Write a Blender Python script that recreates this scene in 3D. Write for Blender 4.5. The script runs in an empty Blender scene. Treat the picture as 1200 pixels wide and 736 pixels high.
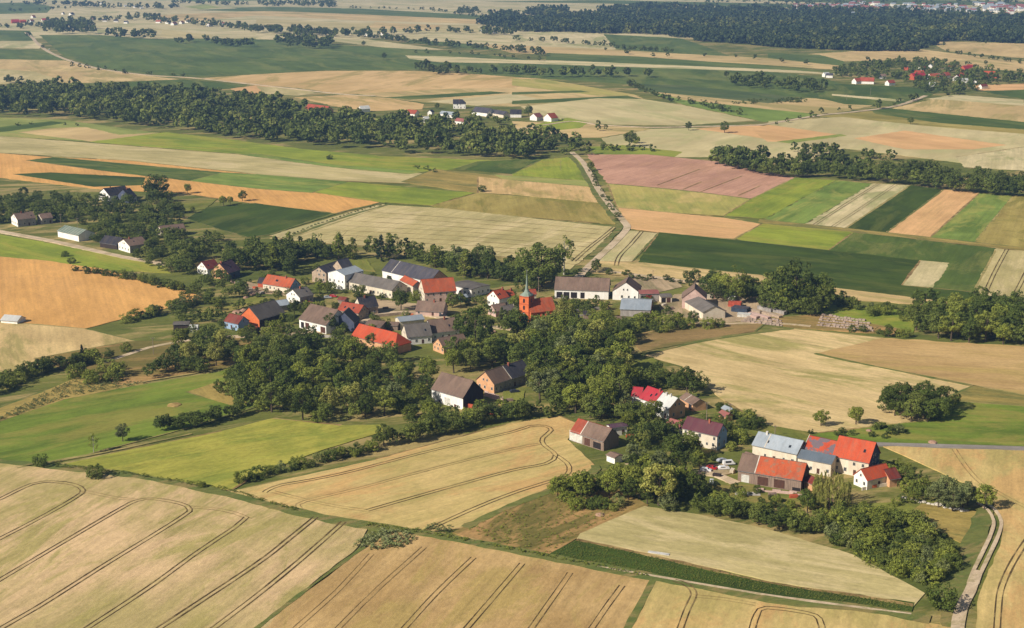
import bpy, math, random
import numpy as np
from mathutils import Vector
rnd = random.Random(7)
R = math.radians
C = bpy.context.scene.collection
scene = bpy.context.scene

# ---------------------------------------------------------------- camera, world, sun, exposure
FPX, CX, CY, CAMH = 1667.0, 600.0, 368.0, 194.0
PITCH = math.atan(428.0/FPX)
cam_d = bpy.data.cameras.new('camera'); cam = bpy.data.objects.new('camera', cam_d); C.objects.link(cam)
cam.location = (0, 0, CAMH); cam.rotation_euler = (math.pi/2-PITCH, 0, 0)
cam_d.sensor_width = 36; cam_d.sensor_fit = 'HORIZONTAL'; cam_d.lens = 36*FPX/1200.0
cam_d.clip_start = 1; cam_d.clip_end = 30000
scene.camera = cam
SUN_AZ, SUN_EL = R(33), R(35)            # azimuth measured from -X towards -Y (the camera side)
sun_dir = Vector((-math.cos(SUN_AZ)*math.cos(SUN_EL), -math.sin(SUN_AZ)*math.cos(SUN_EL), math.sin(SUN_EL)))
w = bpy.data.worlds.new('World'); scene.world = w; w.use_nodes = True
nt = w.node_tree; bg = nt.nodes['Background']
sky = nt.nodes.new('ShaderNodeTexSky'); sky.sky_type = 'NISHITA'; sky.sun_disc = False
sky.sun_elevation = SUN_EL; sky.sun_rotation = math.atan2(sun_dir.x, sun_dir.y)
sky.air_density = 1.0; sky.dust_density = 1.5
nt.links.new(sky.outputs[0], bg.inputs[0]); bg.inputs[1].default_value = 0.05
sd = bpy.data.lights.new('sun', 'SUN'); so = bpy.data.objects.new('sun', sd); C.objects.link(so)
sd.energy = 5.0; sd.angle = R(0.5); sd.color = (1.0, 0.93, 0.82)
so.rotation_euler = (-sun_dir).to_track_quat('-Z', 'Y').to_euler()
scene.render.engine = 'CYCLES'
scene.view_settings.view_transform = 'Standard'; scene.view_settings.look = 'None'
scene.view_settings.exposure = 0.28; scene.view_settings.gamma = 1.0
scene.view_settings.use_curve_mapping = False
scene.cycles.max_bounces = 5; scene.cycles.diffuse_bounces = 2; scene.cycles.volume_bounces = 0
scene.cycles.transmission_bounces = 2; scene.cycles.transparent_max_bounces = 4

# ---------------------------------------------------------------- pixel -> ground helpers (photo is 1200 x 736)
sp, cp = math.sin(PITCH), math.cos(PITCH)
def ground(px, py, z=0.5):
    u, v = (px-CX)/FPX, (CY-py)/FPX
    d = (u, cp+v*sp, -sp+v*cp)
    t = (CAMH-z)/(-d[2])
    return Vector((d[0]*t, d[1]*t, z))
def proj(p):
    x, y, z = p[0], p[1], p[2]-CAMH
    f = y*cp-z*sp; up = y*sp+z*cp
    return (CX+FPX*x/f, CY-FPX*up/f)
def pxm(py): return (py+60)/194.0

# ---------------------------------------------------------------- object helpers
def tag(o, label=None, cat=None, group=None, kind=None):
    if label: o['label'] = label
    if cat: o['category'] = cat
    if group: o['group'] = group
    if kind: o['kind'] = kind
    return o
def empty(name, loc, rz=0):
    o = bpy.data.objects.new(name, None); C.objects.link(o); o.location = loc; o.rotation_euler = (0, 0, rz)
    o.empty_display_size = 1
    return o
def link(name, me, parent=None):
    o = bpy.data.objects.new(name, me); C.objects.link(o)
    if parent: o.parent = parent
    return o
class MB:
    def __init__(s): s.v = []; s.f = []; s.m = []
    def quad(s, *ps, mi=0):
        b = len(s.v); s.v += [tuple(p) for p in ps]; s.f.append(tuple(range(b, b+len(ps)))); s.m.append(mi)
    def box(s, x0, x1, y0, y1, z0, z1, mi=0):
        P = [(x0,y0,z0),(x1,y0,z0),(x1,y1,z0),(x0,y1,z0),(x0,y0,z1),(x1,y0,z1),(x1,y1,z1),(x0,y1,z1)]
        b = len(s.v); s.v += P
        for f in ((3,2,1,0),(4,5,6,7),(0,1,5,4),(1,2,6,5),(2,3,7,6),(3,0,4,7)):
            s.f.append(tuple(b+i for i in f)); s.m.append(mi)
    def extrude_x(s, prof, x0, x1, mi=0):        # prof: list of (y,z), counter-clockwise seen from -x... closed
        n = len(prof); b = len(s.v)
        s.v += [(x0, y, z) for y, z in prof]+[(x1, y, z) for y, z in prof]
        s.f.append(tuple(b+i for i in range(n))); s.m.append(mi)
        s.f.append(tuple(b+n+i for i in reversed(range(n)))); s.m.append(mi)
        for i in range(n):
            j = (i+1) % n; s.f.append((b+j, b+i, b+n+i, b+n+j)); s.m.append(mi)
    def tube(s, a, b_, r0, r1, n=8, mi=0):
        a, b_ = Vector(a), Vector(b_); d = (b_-a).normalized()
        u = d.orthogonal().normalized(); w_ = d.cross(u); k = len(s.v)
        for c, r in ((a, r0), (b_, r1)):
            for i in range(n):
                t = 2*math.pi*i/n; s.v.append(tuple(c+u*math.cos(t)*r+w_*math.sin(t)*r))
        for i in range(n):
            j = (i+1) % n; s.f.append((k+i, k+j, k+n+j, k+n+i)); s.m.append(mi)
        s.f.append(tuple(k+i for i in reversed(range(n)))); s.m.append(mi)
        s.f.append(tuple(k+n+i for i in range(n))); s.m.append(mi)
    def mesh(s, name, mats):
        me = bpy.data.meshes.new(name); me.from_pydata(s.v, [], s.f)
        if not isinstance(mats, (list, tuple)): mats = [mats]
        for m in mats: me.materials.append(m)
        if len(mats) > 1: me.polygons.foreach_set('material_index', s.m)
        me.update(); return me
    def build(s, name, mats, parent=None): return link(name, s.mesh(name, mats), parent)

# ---------------------------------------------------------------- materials
def lin(c):
    c = c/255.0
    return c/12.92 if c <= 0.04045 else ((c+0.055)/1.055)**2.4
def col(rgb, k=1.0): return tuple(min(0.9, lin(v)*k) for v in rgb)+(1.0,)
def newmat(name, rough=0.9, spec=0.2):
    m = bpy.data.materials.new(name); m.use_nodes = True
    b = m.node_tree.nodes['Principled BSDF']; b.inputs['Roughness'].default_value = rough
    b.inputs['Specular IOR Level'].default_value = spec
    return m, m.node_tree, b
def N(nt, t, **kw):
    n = nt.nodes.new(t)
    for k, v in kw.items(): setattr(n, k, v)
    return n
def math_n(nt, op, a, b=None, c=None):
    n = N(nt, 'ShaderNodeMath', operation=op)
    for i, x in enumerate((a, b, c)):
        if x is None: continue
        if isinstance(x, (int, float)): n.inputs[i].default_value = x
        else: nt.links.new(x, n.inputs[i])
    return n.outputs[0]
def mapped(nt, src, rot=0, scale=(1,1,1), loc=(0,0,0)):
    m = N(nt, 'ShaderNodeMapping'); m.vector_type = 'POINT'
    m.inputs['Rotation'].default_value = (0,0,rot); m.inputs['Scale'].default_value = scale; m.inputs['Location'].default_value = loc
    nt.links.new(src, m.inputs[0]); return m.outputs[0]
def noise(nt, vec, scale, detail=2, rough=0.55, dist=0):
    n = N(nt, 'ShaderNodeTexNoise'); n.inputs['Scale'].default_value = scale; n.inputs['Detail'].default_value = detail
    n.inputs['Roughness'].default_value = rough; n.inputs['Distortion'].default_value = dist
    nt.links.new(vec, n.inputs['Vector']); return n.outputs[0]
def ramp(nt, fac, a, b):
    m = N(nt, 'ShaderNodeMapRange'); m.inputs['From Min'].default_value = a; m.inputs['From Max'].default_value = b
    m.clamp = True; nt.links.new(fac, m.inputs[0]); return m.outputs[0]
def mix(nt, fac, a, b):
    m = N(nt, 'ShaderNodeMixRGB')
    for i, x in enumerate((fac, a, b)):
        if isinstance(x, (int, float)): m.inputs[i].default_value = x
        elif isinstance(x, tuple): m.inputs[i].default_value = x
        else: nt.links.new(x, m.inputs[i])
    return m.outputs[0]
def scale_col(nt, c, f):
    v = N(nt, 'ShaderNodeVectorMath', operation='SCALE'); nt.links.new(c, v.inputs[0]); nt.links.new(f, v.inputs['Scale'])
    return v.outputs[0]

_fm = {}
def field_mat(c1, c2, ang=0.0, c3=None, rows=0.18, grain=0.25, patch=0.02, seed=0, rowfreq=0.55, contrast=1.0, bump=0.5, mid=0.1):
    key = (c1, c2, round(ang, 2), c3, rows, grain, patch, seed, rowfreq, contrast, mid)
    if key in _fm: return _fm[key]
    m, nt, b = newmat('field_cover', 0.95, 0.1)
    g = N(nt, 'ShaderNodeNewGeometry').outputs['Position']
    off = (seed*37.1, seed*17.7, 0)
    base = mapped(nt, g, -ang, (1,1,0.3), off)
    big = noise(nt, base, patch, 6, 0.66, 0.8)
    long_ = noise(nt, mapped(nt, base, 0, (0.15, 1, 1)), patch*4, 4, 0.65, 0.3)
    f = math_n(nt, 'ADD', math_n(nt, 'MULTIPLY', big, 0.6), math_n(nt, 'MULTIPLY', long_, 0.4))
    f = ramp(nt, f, 0.5-0.08/contrast, 0.5+0.08/contrast)
    cc = mix(nt, f, col(c1), col(c2))
    if c3:
        g2 = noise(nt, mapped(nt, base, 0, (0.35, 1, 1), (91, 33, 0)), patch*2.2, 6, 0.72, 0.8)
        cc = mix(nt, math_n(nt, 'MULTIPLY', ramp(nt, g2, 0.50, 0.60), 0.85), cc, col(c3))
    row = noise(nt, mapped(nt, base, 0, (0.025, 1, 1)), rowfreq, 3, 0.6)
    gr = noise(nt, mapped(nt, base, 0, (0.55, 1, 1)), 0.7, 6, 0.8)
    md = noise(nt, mapped(nt, base, 0, (0.3, 1, 1), (7, 51, 0)), patch*9, 4, 0.7, 0.5)
    k = math_n(nt, 'MULTIPLY_ADD', math_n(nt, 'SUBTRACT', row, 0.5), rows*3.6, 1.0)
    k = math_n(nt, 'ADD', k, math_n(nt, 'MULTIPLY', math_n(nt, 'SUBTRACT', gr, 0.5), grain*3.6))
    k = math_n(nt, 'ADD', k, math_n(nt, 'MULTIPLY', math_n(nt, 'SUBTRACT', md, 0.5), mid*4))
    nt.links.new(scale_col(nt, cc, k), b.inputs['Base Color'])
    bp = N(nt, 'ShaderNodeBump'); bp.inputs['Strength'].default_value = bump; bp.inputs['Distance'].default_value = 0.5
    nt.links.new(gr, bp.inputs['Height']); nt.links.new(bp.outputs[0], b.inputs['Normal'])
    _fm[key] = m; return m
def surf(name, rgb, rgb2=None, rough=0.85, scale=0.5, stretch=(1,1,1), grain=0.12, spec=0.25, spots=None):
    m, nt, b = newmat(name, rough, spec)
    tc = N(nt, 'ShaderNodeTexCoord').outputs['Object']
    v = mapped(nt, tc, 0, stretch)
    n1 = noise(nt, v, scale, 5, 0.65, 0.4)
    rgb2 = rgb2 or tuple(int(x*0.78) for x in rgb)
    cc = mix(nt, ramp(nt, n1, 0.36, 0.66), col(rgb), col(rgb2))
    if spots: cc = mix(nt, ramp(nt, noise(nt, mapped(nt, tc, 0, (1,1,1), (31,7,3)), spots[1], 3), spots[2], spots[2]+0.04), cc, col(spots[0]))
    n2 = noise(nt, tc, 2.2, 3, 0.7)
    k = math_n(nt, 'MULTIPLY_ADD', math_n(nt, 'SUBTRACT', n2, 0.5), grain*3, 1.0)
    nt.links.new(scale_col(nt, cc, k), b.inputs['Base Color'])
    return m
def roofmat(name, rgb, rgb2=None, rough=0.8, spots=None, metal=False, rib=0.0):
    rgb = tuple(int(v*0.9) for v in rgb); rgb2 = tuple(int(v*0.88) for v in rgb2) if rgb2 else None
    m = surf(name, rgb, rgb2, 0.45 if metal else rough, 0.35, (1, 0.35, 0.35), 0.08 if metal else 0.2, 0.5 if metal else 0.2, spots)
    nt = m.node_tree; b = nt.nodes['Principled BSDF']
    tc = N(nt, 'ShaderNodeTexCoord').outputs['Object']; orr = N(nt, 'ShaderNodeObjectInfo').outputs['Random']
    src = b.inputs['Base Color'].links[0].from_socket
    cv = N(nt, 'ShaderNodeCombineXYZ'); nt.links.new(math_n(nt, 'MULTIPLY', orr, 300.0), cv.inputs[0]); va = N(nt, 'ShaderNodeVectorMath', operation='ADD'); nt.links.new(tc, va.inputs[0]); nt.links.new(cv.outputs[0], va.inputs[1])
    st = noise(nt, mapped(nt, va.outputs[0], 0, (1.4, 0.35, 0.35)), 0.42, 6, 0.75, 0.5)
    amt = 0.22 if metal else 0.42
    w_ = math_n(nt, 'MULTIPLY', ramp(nt, st, 0.46, 0.72), amt)
    moss = mix(nt, w_, src, col((112,100,84)))
    gk = math_n(nt, 'MULTIPLY_ADD', orr, 0.22, 0.88)
    nt.links.new(scale_col(nt, moss, gk), b.inputs['Base Color'])
    wv = N(nt, 'ShaderNodeTexWave'); wv.wave_type = 'BANDS'
    wv.bands_direction = 'X' if metal else 'Y'; wv.inputs['Scale'].default_value = 0.6 if metal else 0.9
    nt.links.new(tc, wv.inputs['Vector'])
    bp = N(nt, 'ShaderNodeBump'); bp.inputs['Strength'].default_value = 0.35; bp.inputs['Distance'].default_value = 0.08
    nt.links.new(wv.outputs['Fac'], bp.inputs['Height']); nt.links.new(bp.outputs[0], b.inputs['Normal'])
    return m
M = {}
RO = {
 'orange': roofmat('clay_tiles_orange', (200,98,62), (176,82,52), spots=((150,84,60), 0.35, 0.56)),
 'red':    roofmat('clay_tiles_red', (186,86,62), (158,72,52)),
 'newred': roofmat('new_clay_tiles', (204,88,54), (188,76,46)),
 'crimson':roofmat('crimson_sheet_roof', (190,46,58), (178,40,52), metal=True),
 'maroon': roofmat('maroon_sheet_roof', (104,46,56), (92,40,50), metal=True),
 'darkred':roofmat('old_red_tiles', (142,62,50), (112,52,46)),
 'brown':  roofmat('brown_cement_tiles', (142,116,100), (118,96,84)),
 'grey':   roofmat('grey_fibre_cement', (126,118,112), (104,98,94)),
 'slate':  roofmat('slate_roof', (84,82,92), (66,66,76)),
 'dark':   roofmat('dark_roof', (56,54,64), (44,44,52)),
 'pale':   roofmat('pale_metal_roof', (176,184,190), (160,170,178), metal=True),
 'bluegrey': roofmat('blue_grey_metal_roof', (120,130,140), (104,116,128), metal=True),
 'white':  roofmat('white_metal_roof', (222,220,214), (206,206,202), metal=True),
 'patched':roofmat('half_stripped_tiles', (200,84,50), (180,72,46), spots=((104,90,96), 0.22, 0.47)),
 'weathered': roofmat('weathered_orange_tiles', (204,100,62), (184,86,54), spots=((150,100,76), 0.5, 0.56)),
 'green':  roofmat('glass_roof', (110,130,112), (150,160,142), metal=True),
 'purple': roofmat('purple_brown_roof', (98,70,86), (84,60,74)),
 'pink':   roofmat('faded_red_roof', (170,104,96), (150,92,86)),
}
WA = {
 'white': surf('white_plaster', (240,237,230), (222,215,204), scale=0.4, stretch=(1,1,0.3)),
 'cream': surf('cream_plaster', (222,210,188), (198,184,162), scale=0.4, stretch=(1,1,0.3)),
 'peach': surf('peach_plaster', (214,166,124), (190,142,104), scale=0.4),
 'brick': surf('red_brick', (188,92,60), (158,76,52), scale=0.6),
 'orangebrick': surf('orange_brick', (214,116,66), (190,96,56), scale=0.6),
 'stone': surf('rough_stone_plaster', (190,168,144), (150,130,112), scale=0.8),
 'greyw': surf('grey_plaster', (168,160,152), (136,128,122), scale=0.5, stretch=(1,1,0.3)),
 'wood': surf('weathered_boards', (152,130,114), (112,94,82), scale=0.9, stretch=(3,3,0.2)),
 'darkwood': surf('dark_boards', (66,54,50), (48,40,38), scale=0.9, stretch=(3,3,0.2)),  # dark boards; also used to paint shade onto walls away from the sun
 'blue': surf('pale_blue_plaster', (150,172,196), (130,152,178), scale=0.5),
 'pinkish': surf('pinkish_plaster', (206,176,162), (180,150,138), scale=0.5),
 'slatew': surf('slate_cladding', (84,90,110), (70,76,96), scale=0.5),  # slate; on some houses it paints the shade of a sunless wall
 'greenish': surf('green_paint', (90,140,110), (70,120,90), scale=0.5),
}
M['glass'] = surf('window_glass', (40,46,54), (30,34,40), rough=0.15, spec=0.6)
M['frame'] = surf('window_frame_paint', (214,210,200), rough=0.6)
M['doorb'] = surf('brown_door', (92,62,50), (70,48,40))
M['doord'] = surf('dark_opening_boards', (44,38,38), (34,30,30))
M['doorr'] = surf('red_door_paint', (170,50,50), (150,44,44))
M['chim'] = surf('chimney_brick', (168,96,72), (130,80,64), scale=1.5)
M['chimw'] = surf('chimney_plaster', (214,208,198), (180,172,160))
M['bark'] = surf('bark', (92,78,64), (64,54,44), scale=1.5, stretch=(1,1,0.3))
M['birch'] = surf('pale_bark', (190,184,172), (120,112,100), scale=1.5)
M['copper'] = surf('verdigris_copper', (136,148,134), (112,126,112), rough=0.6)
M['trim'] = surf('pale_trim', (206,196,180))
M['concrete'] = surf('concrete', (184,176,164), (160,152,142))
M['metal'] = surf('galvanised_metal', (150,150,150), rough=0.5)
M['polew'] = surf('pole_wood', (150,134,116), (120,106,92))

# ---------------------------------------------------------------- ground and fields
def build_poly(name, pts, z, mat, depth=None):
    P = [ground(x, y, z) for x, y in pts]
    a = sum(P[i].x*P[(i+1) % len(P)].y-P[(i+1) % len(P)].x*P[i].y for i in range(len(P)))
    if a < 0: P.reverse()
    # gentle rounding / wobble of long edges so borders are not ruler-straight
    Q = []
    for i in range(len(P)):
        a_, b_ = P[i], P[(i+1) % len(P)]; Q.append(a_); L = (b_-a_).length; n = int(min(70, L//5)) if L < 600 else int(min(40, L//25))
        nrm = Vector((-(b_-a_).y, (b_-a_).x, 0)).normalized() if L > 0 else Vector()
        for k in range(1, n):
            t = k/n; Q.append(a_.lerp(b_, t)+nrm*rnd.uniform(-1, 1)*min(1.3, L*0.012))
    mb = MB(); mb.v = [tuple(p) for p in Q]+[(p.x, p.y, 0.0) for p in Q]; n = len(Q)
    mb.f = [tuple(range(n))]+[(i, n+i, n+(i+1) % n, (i+1) % n) for i in range(n)]; mb.m = [0]*(n+1)
    o = mb.build(name, mat); tag(o, kind='structure')
    if 182 < sum(p[1] for p in pts)/len(pts) < 560 and 'yard' not in name and 'lawn' not in name: MARG.append((pts, z))
    return o
MARG = []
gm = field_mat((112,114,54), (88,96,44), 0.3, (168,146,96), 0.06, 0.34, 0.014, 5, mid=0.2)
mb = MB(); mb.quad((-12000,-2000,0.2),(12000,-2000,0.2),(12000,26000,0.2),(-12000,26000,0.2)); tag(mb.build('ground', gm), kind='structure')

# crop colours (c1, c2, optional c3)
K = {
 'goldf': ((222,186,138), (212,176,124), None),
 'wheat': ((220,192,146), (204,178,128), (158,150,90)),
 'wheatB1': ((216,184,146), (192,172,120), (168,156,98)),
 'wheat2': ((212,184,128), (192,172,112), (206,166,114)),
 'gold':  ((230,174,108), (220,166,102), (216,164,104)),
 'goldC': ((202,168,120), (188,154,106), (180,154,98)),
 'tan':   ((220,190,140), (206,176,128), None),
 'peach': ((230,182,134), (218,172,124), (212,170,122)),
 'pale':  ((220,202,164), (204,188,146), None),
 'sage':  ((202,184,136), (184,170,120), (210,190,148)),
 'sagep': ((214,196,154), (198,182,138), (184,176,128)),
 'olive': ((184,170,98), (152,152,80), (200,176,116)),
 'oliveg': ((178,160,96), (166,148,84), None),
 'g3':    ((146,154,56), (122,136,50), (162,156,72)),
 'g2':    ((126,144,66), (102,122,52), (150,150,74)),
 'gl':    ((156,160,86), (134,142,72), (174,162,98)),
 'g1':    ((88,104,44), (72,90,38), (112,116,58)),
 'gdk':   ((70,86,32), (58,74,30), (88,96,42)),
 'gfar':  ((98,112,54), (82,98,46), None),
 'meadow':((116,132,50), (94,112,42), (144,138,70)),
 'meadow2':((176,168,80), (150,150,64), (128,136,56)),
 'rough': ((160,132,84), (120,112,62), (186,146,100)),
 'roughy':((176,152,92), (146,132,74), (110,110,60)),
 'pink':  ((206,158,138), (194,146,128), (188,144,122)),
 'brown': ((156,128,88), (136,114,74), (116,108,62)),
 'scrub': ((84,98,54), (70,86,48), None),
 'yard':  ((196,170,144), (170,148,124), None),
 'village':((84,98,48), (104,104,54), (150,130,92)),
 'green_yard':((126,128,58), (104,110,48), (150,134,80)),
}
FIELDS = [
# far plain
('stubble_field','pale',[(-200,-32),(1400,-32),(1400,45),(-200,45)]),
('pasture','gl',[(-60,-14),(240,-14),(230,-8),(-60,-6)]),
('green_field','gfar',[(-60,4),(40,3),(62,8),(55,15),(-60,18)]),
('green_field','gfar',[(150,-4),(260,-6),(330,0),(230,2)]),
('green_field','gfar',[(220,12),(330,8),(420,10),(600,20),(600,24),(440,20),(330,14)]),
('wheat_field','pale',[(70,10),(150,9),(230,17),(150,18),(75,15)]),
('wheat_field','pale',[(360,-2),(560,3),(900,12),(900,15),(560,8),(400,10)]),
('green_field','gfar',[(560,2),(700,4),(900,9),(1000,8),(900,4),(700,0)]),
('green_field','gfar',[(900,-4),(1300,4),(1300,9),(1000,4),(900,1)]),
('green_field','gfar',[(380,-14),(800,-10),(1300,-8),(1300,-3),(800,-6),(380,-9)]),
('green_field','gfar',[(950,12),(1300,20),(1300,30),(1000,20)]),
('green_field','gl',[(215,8),(240,5),(260,9),(235,11)]),
('wheat_field','tan',[(180,18),(300,13),(420,15),(570,22),(562,28),(420,24),(300,18),(220,26)]),
('green_field','gfar',[(270,9),(320,8),(400,11),(540,19),(570,21),(565,23),(400,16),(300,12)]),
('meadow','sage',[(120,34),(180,33),(250,41),(245,45),(185,44),(120,38)]),
('wheat_field','pale',[(113,34),(150,34),(190,36),(188,42),(115,40)]),
('wheat_field','pale',[(300,40),(400,42),(520,58),(470,58),(380,47),(300,46)]),
('meadow','sage',[(300,22),(400,26),(560,30),(560,38),(440,36),(300,30)]),
('wheat_field','pale',[(480,42),(600,44),(720,50),(735,58),(600,56),(560,52),(480,46)]),
('green_field','gfar',[(480,46),(600,56),(610,60),(560,58),(480,50)]),
('wheat_field','tan',[(440,26),(520,30),(500,36),(430,32)]),
('wheat_field','pale',[(620,36),(707,39),(722,57),(600,52),(600,42)]),
('green_field','gfar',[(707,40),(798,45),(820,52),(856,66),(800,63),(722,58)]),
('wheat_field','tan',[(560,52),(600,53),(720,58),(800,63),(900,68),(985,77),(985,82),(900,76),(760,68),(600,62)]),
('green_field','gfar',[(-20,35),(35,36),(42,48),(-20,48)]),
('wheat_field','pale',[(-20,48),(42,48),(50,52),(46,57),(-20,56)]),
('green_field','gfar',[(-20,57),(55,59),(74,70),(-20,69)]),
('wheat_field','tan',[(-20,69),(75,71),(120,81),(175,89),(210,93),(100,97),(-20,97)]),
('wheat_field','sage',[(-20,79),(40,84),(75,95),(-20,100)]),
('green_field','gfar',[(46,41),(117,41),(185,46),(300,46),(420,54),(510,59),(600,67),(620,70),(600,74),(560,72),(485,82),(382,82),(300,87),(225,90),(175,87),(120,80),(75,66)]),
('wheat_field','pale',[(475,65),(520,66),(600,70),(700,72),(900,80),(1000,88),(900,84),(750,79),(600,74),(515,73),(480,69)]),
('green_field','gfar',[(520,74),(600,74),(750,79),(900,84),(960,90),(985,98),(1045,120),(1000,118),(900,111),(800,103),(640,92),(560,88),(520,80)]),
('green_field','gfar',[(640,62),(745,66),(900,77),(985,85),(900,81),(750,75),(640,70)]),
('wheat_field','goldf',[(235,92),(300,87),(382,83),(485,83),(560,87),(640,93),(600,103),(525,105),(420,110),(400,110),(350,103),(300,99)]),
('wheat_field','peach',[(270,104),(300,100),(350,104),(330,109),(280,110)]),
('green_field','g1',[(105,98),(215,93),(290,100),(270,104),(135,110)]),
('meadow','sage',[(300,101),(345,103),(372,109),(350,112),(310,110)]),
('wheat_field','goldf',[(345,114),(410,111),(455,115),(497,122),(495,128),(440,130),(400,126)]),
('wheat_field','tan',[(420,110),(525,104),(600,103),(640,95),(745,112),(760,118),(600,125),(500,120)]),
('wheat_field','olive',[(600,92),(640,93),(750,112),(700,112),(600,100)]),
('green_strip','g1',[(450,114),(575,107),(598,109),(480,117)]),
('wheat_field','pale',[(500,119),(600,110),(640,117),(560,124)]),
('green_strip','g1',[(600,108),(680,106),(692,108),(600,111)]),
('green_strip','g1',[(600,118),(735,112),(752,116),(600,122)]),
('wheat_field','sagep',[(610,125),(700,115),(752,116),(800,123),(885,141),(800,147),(720,146),(640,140)]),
('green_strip','g2',[(760,108),(840,118),(940,132),(960,135),(895,143),(880,139),(800,122)]),
('wheat_field','tan',[(765,107),(820,110),(880,116),(900,120),(947,115),(1030,122),(995,130),(965,134),(900,128),(800,117)]),
('young_plantation','scrub',[(740,98),(800,100),(900,110),(945,116),(900,121),(820,113),(750,106)]),
('wheat_field','tan',[(600,142),(720,147),(765,151),(705,161),(650,162),(600,156)]),
('meadow','g3',[(626,146),(665,138),(690,143),(680,150),(640,154)]),
('wheat_field','sagep',[(705,162),(765,151),(815,150),(900,160),(960,163),(1000,170),(940,190),(860,184),(790,184),(710,168)]),
('wheat_field','peach',[(815,151),(880,146),(985,155),(990,159),(915,166),(880,160)]),
('meadow','g3',[(690,172),(730,170),(800,178),(790,184),(700,184)]),
# right far
('wheat_field','tan',[(1087,48),(1300,54),(1300,74),(1200,68),(1110,60)]),
('wheat_field','tan',[(940,64),(1000,60),(1080,58),(1200,72),(1300,80),(1300,90),(1200,84),(1150,80),(1050,70),(985,72)]),
('green_strip','gfar',[(900,62),(960,64),(990,72),(985,77),(900,68)]),
('green_field','g1',[(955,97),(1105,104),(1085,115),(1050,125),(990,122),(960,115)]),
('wheat_strip','pale',[(975,110),(1060,117),(1050,119),(975,112)]),
('wheat_field','peach',[(1130,100),(1200,98),(1300,98),(1300,106),(1150,106)]),
('green_field','g1',[(1150,107),(1200,105),(1300,106),(1300,120),(1200,116)]),
('wheat_field','tan',[(1045,127),(1090,117),(1110,112),(1200,122),(1300,130),(1300,152),(1200,143)]),
('wheat_field','pale',[(1085,116),(1120,111),(1200,117),(1200,124),(1110,117)]),
('wheat_field','oliveg',[(960,136),(1020,130),(1100,144),(1300,160),(1300,166),(1200,157),(1100,149),(985,138)]),
('green_strip','g1',[(1020,128),(1045,127),(1200,143),(1300,152),(1300,160),(1200,151),(1100,144),(1025,133)]),
('wheat_field','sagep',[(900,142),(985,137),(1100,149),(1200,157),(1300,165),(1300,215),(1200,200),(1120,190),(1000,175),(930,168),(912,165)]),
('wheat_field','peach',[(880,152),(900,146),(985,158),(912,166),(900,166)]),
('wheat_field','peach',[(1000,162),(1060,153),(1180,170),(1140,175),(1060,175)]),
('green_strip','g2',[(910,166),(985,157),(993,159),(925,168)]),
('wheat_field','pale',[(1120,184),(1200,172),(1200,200),(1130,196)]),
# left middle
('meadow','gl',[(-20,137),(70,140),(195,157),(115,166),(-20,158)]),
('wheat_field','tan',[(20,155),(60,150),(100,149),(140,158),(190,155),(110,166),(60,160)]),
('green_strip','g1',[(-20,151),(60,142),(78,144),(10,154),(-20,156)]),
('meadow','g3',[(105,166),(195,155),(260,162),(350,174),(450,183),(600,189),(600,192),(560,197),(480,202),(390,194),(280,180)]),
('wheat_field','sage',[(-20,158),(100,167),(280,181),(390,195),(505,204),(480,215),(400,212),(300,204),(150,188),(-20,178)]),
('green_field','g2',[(280,181),(300,180),(390,193),(500,201),(480,204),(390,196)]),
('wheat_field','gold',[(-20,178),(60,184),(150,188),(300,204),(420,214),(365,225),(445,237),(398,250),(300,239),(210,226),(120,222),(-20,206)]),
('green_field','g1',[(30,188),(62,184),(262,202),(222,212),(150,204)]),
('green_field','g2',[(222,212),(262,202),(300,204),(410,213),(366,226),(300,221)]),
('green_field','gdk',[(15,204),(60,202),(170,208),(168,217),(110,219),(60,211)]),
('green_field','g3',[(367,225),(408,213),(555,226),(505,241),(450,237)]),
('fallow_field','roughy',[(470,213),(510,198),(600,208),(610,226),(560,226),(480,215)]),
('green_field','g1',[(530,198),(560,189),(600,187),(645,186),(602,204)]),
('meadow','g3',[(600,204),(635,187),(678,183),(691,212),(602,206)]),
('meadow','gl',[(580,205),(691,212),(693,219),(590,211)]),
('wheat_field','goldf',[(560,207),(600,211),(694,219),(706,238),(600,228),(560,226)]),
('wheat_field','oliveg',[(505,241),(560,226),(600,229),(706,238),(721,263),(600,253),(520,245)]),
('wheat_field','sage',[(453,240),(520,244),(600,253),(722,266),(700,290),(668,316),(600,302),(500,295),(380,285),(316,279)]),
('wheat_strip','sagep',[(316,276),(398,252),(447,239),(455,240),(335,281)]),
('green_field','gdk',[(218,256),(245,242),(300,238),(390,250),(316,275),(290,278),(262,270)]),
# right middle
('ploughed_field','pink',[(688,181),(760,181),(840,189),(932,208),(900,227),(880,233),(800,223),(712,215)]),
('fallow_field','olive',[(712,215),(800,223),(880,233),(848,253),(780,249),(723,243)]),
('wheat_field','peach',[(723,243),(848,255),(893,262),(860,280),(790,275),(738,268),(732,258)]),
('green_field','g3',[(932,208),(980,211),(898,256),(848,253),(880,233)]),
('green_field','g2',[(980,211),(1023,215),(943,263),(896,257)]),
('wheat_field','pale',[(1023,215),(1067,217),(990,268),(943,263)]),
('green_field','gdk',[(1067,217),(1106,222),(1037,274),(990,268)]),
('wheat_field','peach',[(1106,222),(1148,226),(1088,280),(1037,274)]),
('green_field','g2',[(1148,226),(1188,229),(1141,285),(1088,280)]),
('wheat_field','oliveg',[(1188,229),(1300,230),(1300,303),(1200,292),(1141,285)]),
('dry_verge','roughy',[(890,257),(990,267),(1200,290),(1300,302),(1300,306),(1200,294),(990,271),(888,261)]),
('green_field','g3',[(893,262),(1000,272),(1010,276),(985,296),(880,284),(862,280)]),
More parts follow.
